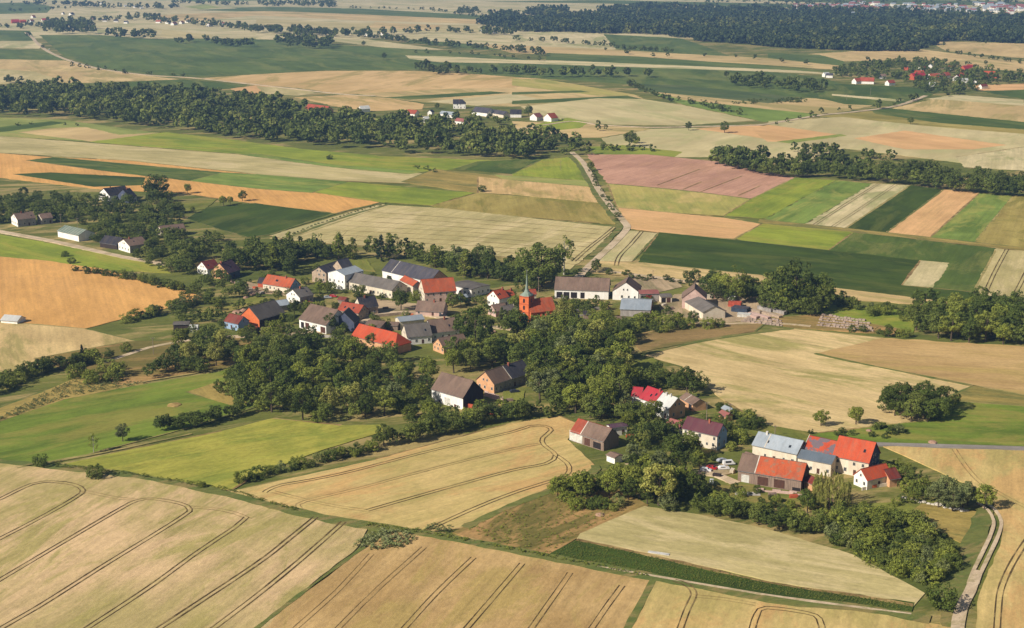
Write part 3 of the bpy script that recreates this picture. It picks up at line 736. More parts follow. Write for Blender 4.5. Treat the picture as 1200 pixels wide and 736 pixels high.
Hs('white garage with flat purple-grey roof behind the red-ended barn','eave',(716,501.5),(735,499),(725,496.8),h=3.5,pitch=14,wall='white',roof='purple',chim=(),name='garage',cat='garage',win=True)
Hs('tiny white hut at the right foot of the red-ended barn','eave',(711,533),(720.5,536.5),(717,530.5),h=2.3,pitch=15,wall='white',roof='brown',chim=(),name='hut',cat='shed',win=False)
# centre bottom pair
Hs('barn with whitewashed front and steep grey-brown roof, left of the peach-gabled house','eave',(506,455.6),(542.5,466),(538,441.9),h=5.3,pitch=43,wall='white',side='darkwood',roof='brown',chim=(),win=False,name='barn',cat='barn',bigdoor=[(.5,3.4,3.2,'cream' if False else 'frame'),(.25,1.2,1.2,'doorb'),(.75,1.2,1.2,'doorb')])
Hs('peach-gabled house with half grey-brown, half slate roof beside the whitewashed barn','gable',(558.5,444.5),(579,450),(568.8,435.6),(613.8,428),h=4.3,wall='greyw',gable='peach',segs=[(0,.46,'brown'),(.46,1,'slate')],chim=(.6,))
# centre village
Hs('long barn with big plain red roof and hipped right end in the village centre','eave',(412.5,393),(463,406),(447.8,386),h=4,pitch=42,wall='peach',roof='newred',hipR=True,chim=(),name='barn',cat='barn',win=False)
Hs('house with grey-brown roof and tall yellow-white left gable','eave',(477.5,395),(506,392.5),(491,379),h=4,pitch=40,wall='white',gable='cream',roof='grey',chim=())
Hs('narrow building with pale grey metal roof behind the yellow-white gable','eave',(469,377),(497,374),(483,370),h=4,pitch=20,wall='cream',roof='pale',chim=(),win=False,name='outbuilding',cat='building')
Hs('white house with brown tile roof continuing the row right of the yellow-white gable','eave',(506.5,390),(538,386.5),(520,373.3),h=4,pitch=40,wall='white',roof='brown',chim=(.6,))
Hs('small low house with brown roof and pale gable in front of the brown-roofed row','gable',(507.5,403),(520,408),(513,396.5),(543,394),h=3,wall='peach',roof='brown',chim=())
Hs('flat-roofed brown shed behind the left end of the large red barn roof','eave',(427,381.5),(446,383.5),(436,375.5),h=3,pitch=16,wall='wood',roof='brown',chim=(),win=False,name='shed',cat='shed')
Hs('house with dark slate roof joined to the red-tiled roof, beside the gravel yard','eave',(423,360.6),(443,358.4),(428,347.9),h=4.6,pitch=40,wall='stone',gable='cream',roof='dark',chim=(.4,))
Hs('low wing with red tile roof joined to the left of the dark slate roof','eave',(396,363),(420,367),(405,354.3),h=4,pitch=38,wall='stone',roof='red',chim=())
Hs('slate-clad gabled house in shade left of the large red barn roof','gable',(391,377),(415,378),(402,366),(409,361),h=4.5,wall='slatew',roof='grey',chim=(),win=False)
Hs('white-fronted barn with broad grey-brown roof and dark doors west of the red tiled wing','eave',(350.6,373.5),(382,381),(372,358),h=4.6,pitch=36,wall='white',roof='brown',chim=(),win=False,name='barn',cat='barn',bigdoor=[(.12,2.4,3.2,'doord'),(.3,3,3.4,'doorb'),(.88,3.6,3.2,'doorb')])
Hs('orange brick barn with grey roof, its bright gable facing the meadow','gable',(281.3,370),(303.8,374.5),(293.8,360),(322,353),h=4.2,wall='darkwood',gable='orangebrick',roof='grey',chim=(),win=False,name='barn',cat='barn')  # long brick side lies in shade, painted here as a dark wall colour
Hs('small blue-walled house with dark red roof left of the orange brick barn','eave',(263,376),(279,379.5),(271,368),h=3.6,pitch=38,wall='blue',roof='darkred',chim=())
Hs('white-gabled house with grey roof between the orange-roofed house and the brick barn','gable',(335.6,344.5),(351.3,348.7),(341.9,339.3),(358.7,334.4),h=4,wall='greyw',gable='white',roof='grey',chim=(.5,))
Hs('low shed with pale blue metal roof in front of the white-gabled grey-roofed house','eave',(324,359),(340,357),(332,351.5),h=2.6,pitch=18,wall='greyw',roof='pale',chim=(),win=False,name='shed',cat='shed')
Hs('peach-fronted house with orange tile roof and skylights north of the brick barn','eave',(308,332),(339.5,337),(330,324.2),h=3.6,pitch=42,wall='cream',gable='peach',side='blue',roof='orange',chim=(.7,))  # right gable's bluish shade is put into its wall colour
Hs('small dark-roofed shed left of the orange-roofed house with skylights','eave',(302,331),(309,331.5),(306,325.5),h=2.8,pitch=35,wall='brick',roof='dark',chim=(),win=False,name='shed',cat='shed')
Hs('white-gabled cottage with dull red roof, leftmost of the two gabled houses by the trees','gable',(231,312.5),(243,315.5),(236.5,306.8),(247,304.6),Lf=9,h=3.6,wall='white',roof='darkred',chim=())
Hs('peach-gabled house with purple-brown roof right of the white-gabled cottage','gable',(247.5,317.5),(267.3,320),(256.5,308.4),(271,304.5),h=4,wall='slatew',gable='peach',roof='purple',chim=(.1,))  # shade of the right long side is painted into its wall colour
Hs('tall stone-coloured house with slate roof at the west end of the manor farm','gable',(365.5,318),(382,320),(375.5,313),(400,310.5),h=6,wall='stone',roof='slate',chim=())
Hs('tall narrow slate-roofed gable rising behind the white block of the manor farm','gable',(390,311.5),(401,314),(396,305),(407,303.5),h=8,wall='stone',roof='slate',chim=(),win=False)
Hs('tall white three-storey block with low pale roof in the manor farm','gable',(384.5,319.5),(404,323),(394,317),(416,312),h=8.6,wall='white',roof='pale',chim=(),over=0.2)
Hs('low pale-roofed extension with reddish wall behind the white block','eave',(407,322),(425,320),(414,315.5),h=4.5,pitch=12,wall='brick',roof='pale',chim=(),win=False,name='extension',cat='building')
Hs('long cream building with grey-brown roof and many windows facing the gravel yard','eave',(404.4,328.8),(459.5,340),(440,324.3),h=4.8,pitch=32,wall='cream',roof='grey',chim=())
Hs('very large barn with slate-grey roof in two sections north of the gravel yard','eave',(448,316.5),(504,330),(484.6,310),h=6,pitch=38,wall='white',side='peach',segs=[(0,.2,'slate'),(.2,1,'slate')],chim=(),win=False,name='barn',cat='barn',bigdoor=[(.15,4,3.6,'doord')])
Hs('large stone farmhouse with bright orange roof and pale gable east of the gravel yard','eave',(497.5,343),(534.4,340.3),(510,326.6),h=6,pitch=42,wall='pinkish',gable='cream',roof='orange',chim=())
Hs('short wing with orange roof tucked behind the pale gable of the stone farmhouse','eave',(469,328),(484,335),(480,325.5),h=6,pitch=36,wall='cream',roof='orange',chim=(),win=False,name='house_wing')
Hs('low cottage with broad brown roof in front of the stone farmhouse','eave',(487,364),(519,365.5),(500,353),h=2.6,pitch=36,wall='pinkish',roof='brown',chim=(.6,))
Hs('white warehouse with flat grey-brown roof right of the orange farmhouse roof','gable',(552.5,339.5),(574,334.5),(562,336),(538,326),h=4.2,wall='white',roof='grey',chim=(),name='warehouse',cat='building')
Hs('white-gabled house with bright orange roof left of the church tower','gable',(571,347),(585,350.3),(576.5,340.8),(589,339.6),h=5,wall='white',roof='newred',chim=(.9,))
Hs('second orange-roofed house joined to the white gable left of the church','eave',(590,348),(603,346),(597,339.8),h=4.5,pitch=40,wall='white',roof='orange',chim=(.9,))
Hs('small pink-gabled cottage with brown roof below the white-gabled orange roof','gable',(572,361.5),(581,364.8),(576,357.5),(587,356),Lf=8,h=3,wall='pinkish',roof='brown',chim=())
Hs('low shed with grey-brown roof beside the foot of the church tower','eave',(592,364.5),(604,362),(597,357.3),h=2.8,pitch=32,wall='greyw',roof='grey',chim=(),win=False,name='shed',cat='shed')
Hs('small red-roofed house peeping out behind the church spire','eave',(621,345),(628.5,344.5),(624,339),h=4,pitch=40,wall='cream',roof='red',chim=())
Hs('long low white barn with brown roof and dark doorways right of the tall tree','eave',(650,339),(713,341),(680,325.4),h=4.8,pitch=36,wall='white',roof='brown',chim=(),win=False,name='barn',cat='barn',bigdoor=[(.09,3.4,3.4,'doord'),(.22,3.4,3.4,'doord'),(.36,3.6,3.4,'doord'),(.52,2.4,3.4,'doord')])
Hs('big white gabled house joined to the long white barn, gable facing the camera','gable',(718,340.6),(748,342),(733,331),(727.5,326),Lf=15,h=5,wall='white',roof='brown',chim=())
Hs('low hall with pale blue-grey metal roof and orange brick corner','eave',(727,362.3),(762,363.5),(731,351),h=3.6,pitch=11,wall='greyw',gable='orangebrick',roof='pale',chim=(),win=False,name='hall',cat='building')
Hs('low red-roofed workshop with a red door right of the white gable','eave',(750,344.5),(772,344.2),(760,340.4),h=4.4,pitch=10,wall='greyw',roof='pink',chim=(),win=False,name='workshop',cat='building',bigdoor=[(.2,3,3.4,'doord'),(.48,3.4,3.6,'doorr')])
Hs('small grey-roofed garage right of the red workshop','eave',(774.5,348),(787.5,347.5),(780,344.7),h=3.4,pitch=10,wall='cream',roof='grey',chim=(),win=False,name='garage',cat='garage',bigdoor=[(.25,2.4,2.8,'doord'),(.7,2.2,2.6,'doorb')])
Hs('pinkish gabled barn beside the storage yard with its steep roof running back','gable',(799.4,349),(827.5,350),(814,338.5),(806,331),h=6,wall='pinkish',roof='brown',chim=(),win=False,name='barn',cat='barn')
Hs('large low barn with grey roof and pale front gable beside the storage yard','eave',(801,352),(824,366),(830,354.8),pitch=24,h=4,wall='cream',roof='grey',chim=(),win=False,name='barn',cat='barn')
Hs('tiny slate-roofed garden house south-east of the church','eave',(667,376.5),(677,377),(671,368.8),h=2.5,pitch=42,wall='wood',roof='slate',chim=(),name='garden_house')
Hs('tiny white and red summerhouse on the lawn below the brick-cornered hall','eave',(722,374.5),(733,374.5),(727,371),h=2.2,pitch=25,wall='white',roof='brown',chim=(),name='summerhouse',cat='shed')
# left hamlet
Hs('white gabled villa with dark slate roof beside the biggest hamlet tree','gable',(115.5,226.5),(128.5,229.5),(121.5,221),(146,218.8),h=5,wall='white',roof='dark',chim=(.3,))
Hs('dark-roofed right wing of the white villa, with a pale balcony','gable',(137,229),(152,231),(144,222),(146,219.5),Lf=7,h=4.5,wall='white',gable='slatew',roof='dark',chim=(.5,),name='house_wing')
Hs('white-gabled house with brown roof on the road at the far left','gable',(13,254),(20.5,257.6),(16.5,250.5),(35,249.5),Lf=13,h=5,wall='greyw',gable='white',roof='brown',chim=(.4,))
Hs('smaller cream-gabled house right of the leftmost roadside house','gable',(43.5,254),(49,256.3),(46,250.8),(55,250.5),Lf=8,h=4,wall='greyw',gable='cream',roof='brown',chim=())
rt, dm = Hs('white roadside building whose roof is green glass on white rafters','eave',(67.5,270.5),(92,276),(86,266.3),h=4,pitch=24,wall='white',roof='green',chim=(),win=False,name='greenhouse',cat='building')
mb = MB(); L_, W_, h_, r_ = dm
for k in range(9):
    xx = -L_/2+L_*k/8; mb.extrude_x([(-W_/2-0.3, h_-0.1), (0, h_+r_+0.1), (0, h_+r_+0.42), (-W_/2-0.3, h_+0.26)][::-1], xx-0.12, xx+0.12)
mb.build('rafters', M['frame'], rt)
Hs('small white house with pale brown roof standing right by the road','gable',(138.5,284.5),(152,288.5),(145,280.5),(166,278.6),h=4.4,wall='greyw',gable='white',roof='brown',chim=(.3,))
Hs('low dark-roofed shed left of the small white roadside house','eave',(117,284),(137,287),(128,276.5),h=3,pitch=36,wall='darkwood',roof='dark',chim=(),win=False,name='shed',cat='shed')
Hs('half-hidden house with brown roof among the trees right of the roadside houses','gable',(184,269.5),(190,272.5),(187.5,265),(214,261),h=3.4,wall='cream',roof='brown',chim=())
Hs('low white tent-like hall at the left edge between the gold and the pale field','eave',(1,375),(20,376.5),(12,369.5),h=1.5,pitch=26,wall='white',roof='white',chim=(),win=False,name='field_tent',cat='tent')
Hs('grey box shed with flat roof left of the small blue house','eave',(203,380.5),(221,380),(212,377.6),h=3.2,pitch=8,wall='darkwood',gable='greyw',roof='grey',chim=(),win=False,name='shed',cat='shed')  # front wall's shade is put into its dark colour; left end is lit
# hamlet behind the wood belt
Hs('tall white house with dark hipped roof in the hamlet beyond the wood belt','eave',(531,121.5),(545.5,121.5),(538,116.6),h=6,pitch=40,wall='white',roof='dark',chim=(.5,),hipR=True,group=None)
Hs('low white long house left of the dark hipped roof in the far hamlet','eave',(515,133),(530,134.5),(522,130.5),h=3.5,pitch=35,wall='white',roof='pale',chim=(),win=False)
Hs('grey-roofed house right of the dark hipped roof in the far hamlet','eave',(553,130.5),(571,132.5),(562,125.6),h=4,pitch=38,wall='white',roof='slate',chim=(),win=False)
Hs('rightmost grey-roofed house of the middle cluster in the far hamlet','eave',(574,132),(590,134.5),(582,129),h=3.5,pitch=35,wall='cream',roof='slate',chim=(),win=False)
Hs('white house with red roof at the left of the far hamlet','eave',(475,132.5),(486,133.5),(481,128.6),h=4,pitch=40,wall='white',roof='red',chim=(),win=False)
Hs('long red roof half sunk in the trees west of the far hamlet','eave',(357,127),(381,130),(370,122.8),h=3,pitch=38,wall='peach',roof='red',chim=(),win=False)
Hs('dark-roofed farmhouse at the right end of the wood belt','eave',(598,133.5),(611,133.5),(604,128.5),h=4,pitch=40,wall='white',roof='dark',chim=(),win=False)
Hs('white gabled house with red roof left of the pair by the field track','gable',(621,136.5),(629,137.3),(625.5,133.2),(637,132),Lf=11,h=4,wall='white',roof='pink',chim=(),win=False)
Hs('white gabled house with red roof right of the pair by the field track','gable',(637,137.5),(646,138.6),(642.5,133.2),(652,132),Lf=11,h=4,wall='white',roof='red',chim=(),win=False)
Hs('small white and red house low down beside the field below the far hamlet','eave',(533,141.5),(543,142.5),(538,138.6),h=3.5,pitch=38,wall='white',roof='pink',chim=(),win=False)

# church
def church():
    c = ground(617.3, 374.5, 0.5); root = empty('church', c, R(-32)); tag(root, 'small red brick church with an orange-tiled nave and a slender green copper spire', 'church')
    s_ = 2.9; ht = 13.6
    t = MB(); t.box(-s_, s_, -s_, s_, -0.5, ht); t.box(-s_-0.2, s_+0.2, -s_-0.2, s_+0.2, -0.5, 1.2); tw = t.build('tower', WA['orangebrick'], root)
    b = MB(); b.box(-s_-0.18, s_+0.18, -s_-0.18, s_+0.18, ht-0.6, ht)
    for k in (4.6, 9.0): b.box(-s_-0.1, s_+0.1, -s_-0.1, s_+0.1, k, k+0.3)
    b.build('cornice', M['trim'] if False else WA['brick'], tw)
    for zz in (2.6, 6.2, 10.0):
        for rz, (px_, py_) in ((0, (0, -s_-0.12)), (-math.pi/2, (-s_-0.12, 0)), (math.pi/2, (s_+0.12, 0))):
            mbw = MB(); mbw.box(-0.5, 0.5, -0.05, 0, 0, 1.7); mbw.v += [(0.5*math.cos(a_), -0.05, 1.7+0.5*math.sin(a_)) for a_ in [math.pi*k/8 for k in range(9)]]
            n0 = len(mbw.v)-9; mbw.f.append(tuple(n0+k for k in range(9))); mbw.m.append(0)
            o = mbw.build('window', M['glass'] if zz > 3 else M['doord'], root); o.location = (px_, py_, zz); o.rotation_euler = (0,0,rz)
    d = MB(); d.box(-1.1,1.1,-0.06,0,0,2.6); d.quad((-1.3,-0.06,2.6),(1.3,-0.06,2.6),(0,-0.06,4.4)); dd = d.build('door', M['frame'], root); dd.location = (0.2, -s_-0.25, 0)
    sp_ = MB(); z1 = ht; n = 8
    prof = [(3.3, z1-0.1), (3.1, z1+0.3), (1.6, z1+1.8), (0.95, z1+3.2), (0.6, z1+6.0), (0.42, z1+9.0), (0.12, z1+11.6), (0.03, z1+12.2)]
    for r_, z_ in prof:
        for i in range(n):
            a_ = math.pi/4+2*math.pi*i/n; q = 1.22 if (r_ > 3 and i % 2 == 0) else 1.0
            sp_.v.append((r_*q*math.cos(a_), r_*q*math.sin(a_), z_))
    for k in range(len(prof)-1):
        for i in range(n):
            j = (i+1) % n; sp_.f.append((k*n+i, k*n+j, (k+1)*n+j, (k+1)*n+i)); sp_.m.append(0)
    spo = sp_.build('spire', M['copper'], root)
    cr = MB(); cr.box(-0.06,0.06,-0.06,0.06,z1+12,z1+14.2); cr.box(-0.5,0.5,-0.05,0.05,z1+13.3,z1+13.45); cr.build('cross', M['metal'], spo)
    # nave
    a = ground(628, 366, 5.5); b2 = ground(651, 363.5, 5.5); x = b2-a; x.z = 0; L = x.length; x.normalize()
    ang = math.atan2(x.y, x.x)-root.rotation_euler.z; y = Vector((-x.y, x.x, 0)); W = 10.5; h = 5.2; rise = 5.8
    n_ = MB(); 
    n_.extrude_x([(0,-0.5),(0,h),(W/2,h+rise-0.05),(W,h),(W,-0.5)], -3.0, L)
    lc = (a-c); lc.z = 0; lc.rotate(__import__('mathutils').Euler((0,0,-root.rotation_euler.z)))
    no = n_.build('nave', WA['orangebrick'], root); no.location = (lc.x, lc.y, 0); no.rotation_euler = (0,0,ang)
    rr = MB(); e = h-0.4*rise/(W/2)
    rr.extrude_x([(-0.4,e),(W/2,h+rise),(W+0.4,e),(W+0.4,e+.25),(W/2,h+rise+.25),(-0.4,e+.25)][::-1], -3.3, L+0.3); rr.build('roof', RO['orange'], no)
    for k in range(4): 
        o = MB(); o.box(-0.45,0.45,-0.05,0,0,2.6); o = o.build('window', M['glass'], no); o.location = (1+L*(k+.3)/4.2, -0.01, 1.6)
        bt = MB(); bt.box(-0.35,0.35,-0.9,-0.0,-0.5,3.8); bt = bt.build('buttress', WA['brick'], no); bt.location = (2.3+L*(k+.3)/4.2, 0, 0)
church()

# far villages: small gabled houses, each its own thing
far_wall = ['white','white','cream','peach']; far_roof = ['red','newred','orange','darkred','slate','brown','crimson']
def farhouse(px, py, s, rk, wk, label, group, ang=None):
    s = s*0.82
    L, W, h = s*rnd.uniform(1.0,1.5), s*0.75, 4.0; r_ = W*0.42
    root = empty('village_house', ground(px, py, 0.3), ang if ang is not None else rnd.choice((0.1, -0.3, 1.2, 0.5))); tag(root, label, 'house', group)
    mb = MB(); mb.extrude_x([(-W/2,-0.3),(-W/2,h),(0,h+r_-0.05),(W/2,h),(W/2,-0.3)], -L/2, L/2); mb.build('wall', WA[wk], root)
    rb = MB(); rb.extrude_x([(-W/2-.4,h-.35),(0,h+r_),(W/2+.4,h-.35),(W/2+.4,h-.1),(0,h+r_+.25),(-W/2-.4,h-.1)][::-1], -L/2-.3, L/2+.3); rb.build('roof', RO[rk], root)
ORD = ['leftmost','second','third','fourth','fifth','sixth','seventh','eighth','ninth','tenth']
def cluster(pts, phrase, group):
    pts = sorted(pts); cnt = {}; tot = {}
    for p in pts: k = (p[2] < 12, p[3]); tot[k] = tot.get(k, 0)+1
    for (px, py, s, rk, wk) in pts:
        nm = {'red':'red-roofed','newred':'bright red-roofed','orange':'orange-roofed','darkred':'dull red-roofed','slate':'grey-roofed','brown':'brown-roofed','crimson':'crimson-roofed','dark':'dark-roofed','pink':'faded red-roofed','pale':'pale-roofed','white':'white-roofed'}[rk]
        k = (s < 12, rk); i = cnt.get(k, 0); cnt[k] = i+1
        lab = ('small ' if s < 12 else 'larger ')+nm+' house '+phrase
        if tot[k] > 1: lab += ', '+(ORD[i] if i == 0 else ORD[i]+' from left')+' of '+('two' if tot[k] == 2 else 'its kind')
        farhouse(px, py, s, rk, wk, lab, group)
cluster([(18,27,22,'crimson','brick'),(27,26.5,14,'newred','brick'),(37,26,13,'red','white'),(39,21,14,'newred','white'),(53,25,15,'crimson','white'),(60,26,16,'slate','white'),(74,17,10,'slate','white'),(84,18,16,'slate','white')],'in the far left village','houses of the far left village')
cluster([(109,23.5,9,'orange','white'),(123,25.5,13,'slate','white'),(136,26,13,'slate','white'),(148,27.5,12,'slate','white'),(118,5,9,'white','white'),(147,8,10,'white','white'),(158,9,9,'pale','white'),(166,10.5,10,'white','white'),(173,21,8,'orange','white'),(186,27,14,'red','white'),(197,28,16,'newred','white'),(204,29.5,16,'red','white'),(213,28,14,'red','white'),(220,26.5,14,'pink','white'),(246,31,16,'pink','white'),(262,29,8,'red','white'),(287,31,8,'slate','white')],'in the far strip village','houses of the far village strip')
cluster([(424,41,16,'newred','white'),(429,42,8,'white','white'),(449,41.5,15,'newred','white'),(453,42.5,10,'white','white'),(427,131,13,'white','white')],'among the far tree line','pair of far farms')
cluster([(566,38,10,'white','white'),(601,33,12,'pale','white'),(580,39,9,'red','white'),(500,143,9,'white','white'),(505,135,9,'slate','white')],'on the far lane','houses on the far lane')
cluster([(968,90,11,'white','white'),(972,91,10,'slate','white'),(1005,98,16,'red','white'),(1016,98,19,'red','white'),(1043,100,14,'red','white'),(1075,93,22,'crimson','brick'),(1077,88,12,'newred','brick'),(1093,93,18,'orange','white'),(1101,92,16,'pink','white'),(1107,91,16,'red','white'),(1121,94,17,'purple' if False else 'darkred','white'),(1129,90,12,'newred','brick'),(1133,83,18,'crimson','brick'),(1137,81,13,'newred','white'),(1159,90,18,'newred','brick'),(1167,91,12,'orange','brick'),(1092,102,11,'white','white'),(1129,97,10,'white','white'),(1077,80,12,'brown','white'),(1090,80,12,'pale','white'),(1062,82,12,'brown','brick'),(1034,92,11,'brown','white'),(1142,98,10,'darkred','white'),(1152,104,10,'darkred','white'),(1081,82,10,'crimson','white'),(1112,82,12,'orange','white')],'in the right-hand village','houses of the right-hand village')

# ---------------------------------------------------------------- trees
def leafmat(name, c1, c2, attr=False, var=0.3, yellow=(120,120,60)):
    m, nt, b = newmat(name, 0.75, 0.15)
    tc = N(nt, 'ShaderNodeTexCoord').outputs['Object']
    n1 = noise(nt, tc, 0.33 if not attr else 0.05, 3, 0.6)
    cc = mix(nt, ramp(nt, n1, 0.38, 0.64), col(c1), col(c2))
    if attr:
        a = N(nt, 'ShaderNodeAttribute'); a.attribute_name = 'tint'; r = a.outputs['Fac']
    else: r = N(nt, 'ShaderNodeObjectInfo').outputs['Random']
    cc = mix(nt, ramp(nt, r, 0.6, 1.4), cc, col(yellow))
    k = math_n(nt, 'MULTIPLY_ADD', r, var*2, 1-var)
    fr = N(nt, 'ShaderNodeTexWhiteNoise'); g = N(nt, 'ShaderNodeNewGeometry')
    nt.links.new(g.outputs['Random Per Island'], fr.inputs['Vector']) if False else None
    k = math_n(nt, 'MULTIPLY', k, math_n(nt, 'MULTIPLY_ADD', g.outputs['Random Per Island'], 0.5, 0.75))
    c = scale_col(nt, cc, k); nt.links.new(c, b.inputs['Base Color'])
    tr = N(nt, 'ShaderNodeBsdfTranslucent'); nt.links.new(c, tr.inputs['Color'])
    ms = N(nt, 'ShaderNodeMixShader'); ms.inputs[0].default_value = 0.3
    out = nt.nodes['Material Output']; nt.links.new(b.outputs[0], ms.inputs[1]); nt.links.new(tr.outputs[0], ms.inputs[2]); nt.links.new(ms.outputs[0], out.inputs[0])
    return m
LM = {
 'forest': leafmat('forest_canopy', (80,92,50), (60,74,44), attr=True, var=0.2),
 'dark': leafmat('leaves_dark_green', (104,116,48), (78,94,42)),
 'mid': leafmat('leaves_green', (142,148,60), (108,120,50)),
 'light': leafmat('leaves_yellow_green', (172,168,88), (138,140,68)),
 'grey': leafmat('leaves_grey_green', (134,140,88), (104,114,70)),
 'conifer': leafmat('needles', (52,70,46), (42,58,42)),
 'bush': leafmat('bush_leaves', (144,150,62), (110,122,52)),
 'far': leafmat('far_tree_leaves', (114,124,56), (82,96,46), attr=True, var=0.42),
 'weed': leafmat('weed_leaves', (150,152,112), (110,124,76)),
}
def crown_np(seed, rx, rz, zc, ncl, nlf, leaf, clr, kind='round'):
    rs = np.random.RandomState(seed)
    cs = []
    lob = rs.normal(size=(5,3)); lob /= np.linalg.norm(lob, axis=1)[:,None]; lw = rs.uniform(-0.22, 0.28, 5)
    while len(cs) < ncl:
        d = rs.normal(size=3); d /= np.linalg.norm(d)
        rr = rs.uniform(0.25, 1.0)**0.45
        k = 1+sum(lw[i]*max(0, d@lob[i])**2 for i in range(5))
        p = d*rr*k
        if kind == 'poplar': p = np.array([p[0]*rx*(1-0.25*p[2]), p[1]*rx*(1-0.25*p[2]), p[2]*rz])
        elif kind == 'cone':
            z = rs.uniform(0, 1); a = rs.uniform(0, 2*math.pi); r_ = (1-z)**0.9*rx*rs.uniform(0.5, 1)
            p = np.array([r_*math.cos(a), r_*math.sin(a), (z-0.5)*2*rz])
        elif kind == 'willow':
            a = rs.uniform(0, 2*math.pi); r_ = rx*rs.uniform(0.3,1)**0.5
            top = rz*(1-(r_/rx)**2*0.55); p = np.array([r_*math.cos(a), r_*math.sin(a), top-rs.uniform(0, 1)*rz*1.5*(r_/rx)])
        else:
            p = np.array([p[0]*rx, p[1]*rx, p[2]*rz]); 
            if p[2] < -0.72*rz: p[2] *= 0.7
        p[2] += zc; cs.append(p)
    cs = np.array(cs)
    n = ncl*nlf
    c = np.repeat(cs, nlf, 0)
    d = rs.normal(size=(n,3)); d /= np.linalg.norm(d, axis=1)[:,None]
    out = c-np.array([0,0,zc-0.3*rz]); out /= (np.linalg.norm(out, axis=1)[:,None]+1e-6)
    d = d+out*0.45; d /= np.linalg.norm(d, axis=1)[:,None]
    cr = np.repeat(clr*rs.uniform(0.7, 1.25, ncl), nlf)[:,None]
    sc = np.array([1,1,0.8]) if kind != 'willow' else np.array([0.6,0.6,2.4])
    pos = c+d*cr*rs.uniform(0.6, 1.0, (n,1))*sc
    nr = d+rs.normal(size=(n,3))*0.45; nr /= np.linalg.norm(nr, axis=1)[:,None]
    t = np.cross(nr, rs.normal(size=(n,3))); t /= (np.linalg.norm(t, axis=1)[:,None]+1e-9); b = np.cross(nr, t)
    s = leaf*rs.uniform(0.6, 1.35, (n,1)); s2 = s*rs.uniform(0.5, 0.9, (n,1))
    if kind == 'willow':
        t = np.tile(np.array([[0,0,1.0]]), (n,1))+rs.normal(size=(n,3))*0.15; b = np.cross(nr, t); s = s*1.9; s2 = s2*0.5
    V = np.stack([pos-t*s, pos-b*s2, pos+t*s, pos+b*s2], 1)
    return V.reshape(-1,3)
def quads_mesh(name, V, mat, tint=None):
    nq = len(V)//4; me = bpy.data.meshes.new(name)
    me.vertices.add(nq*4); me.vertices.foreach_set('co', V.astype(np.float32).ravel())
    me.loops.add(nq*4); me.loops.foreach_set('vertex_index', np.arange(nq*4, dtype=np.int32))
    me.polygons.add(nq); me.polygons.foreach_set('loop_start', np.arange(0, nq*4, 4, dtype=np.int32))
    try: me.polygons.foreach_set('loop_total', np.full(nq, 4, dtype=np.int32))
    except Exception: pass
    me.materials.append(mat)
    if tint is not None:
        a = me.attributes.new('tint', 'FLOAT', 'FACE'); a.data.foreach_set('value', tint.astype(np.float32))
    me.update(calc_edges=True); return me
def trunk_mesh(seed, h0, h1, r, mat, limbs=6):
    rr = random.Random(seed); mb = MB(); top = Vector((rr.uniform(-.3,.3), rr.uniform(-.3,.3), h1))
    mb.tube((0,0,-0.6), (0,0,0.5), r*1.5, r*1.05, 8); mb.tube((0,0,0.5), top, r*1.05, r*0.35, 8)
    for k in range(limbs):
        t = rr.uniform(0.35, 0.85); a = rr.uniform(0, 6.28); p = Vector((0,0,0.5)).lerp(top, t)
        q = p+Vector((math.cos(a), math.sin(a), rr.uniform(0.5,1.2)))*rr.uniform(1.3, 2.6)*(h1/7)
        mb.tube(p, q, r*0.4, r*0.12, 5)
    return mb.mesh('trunk', mat)
PROTO = {}
def mk(code, mat, variants, **kw):
    L = []
    for i in range(variants):
        V = crown_np(sum(map(ord, code))*7+i*13+(5 if mat=='dark' else 9), **kw)
        L.append((quads_mesh('crown', V, LM[mat]), V))
    return L
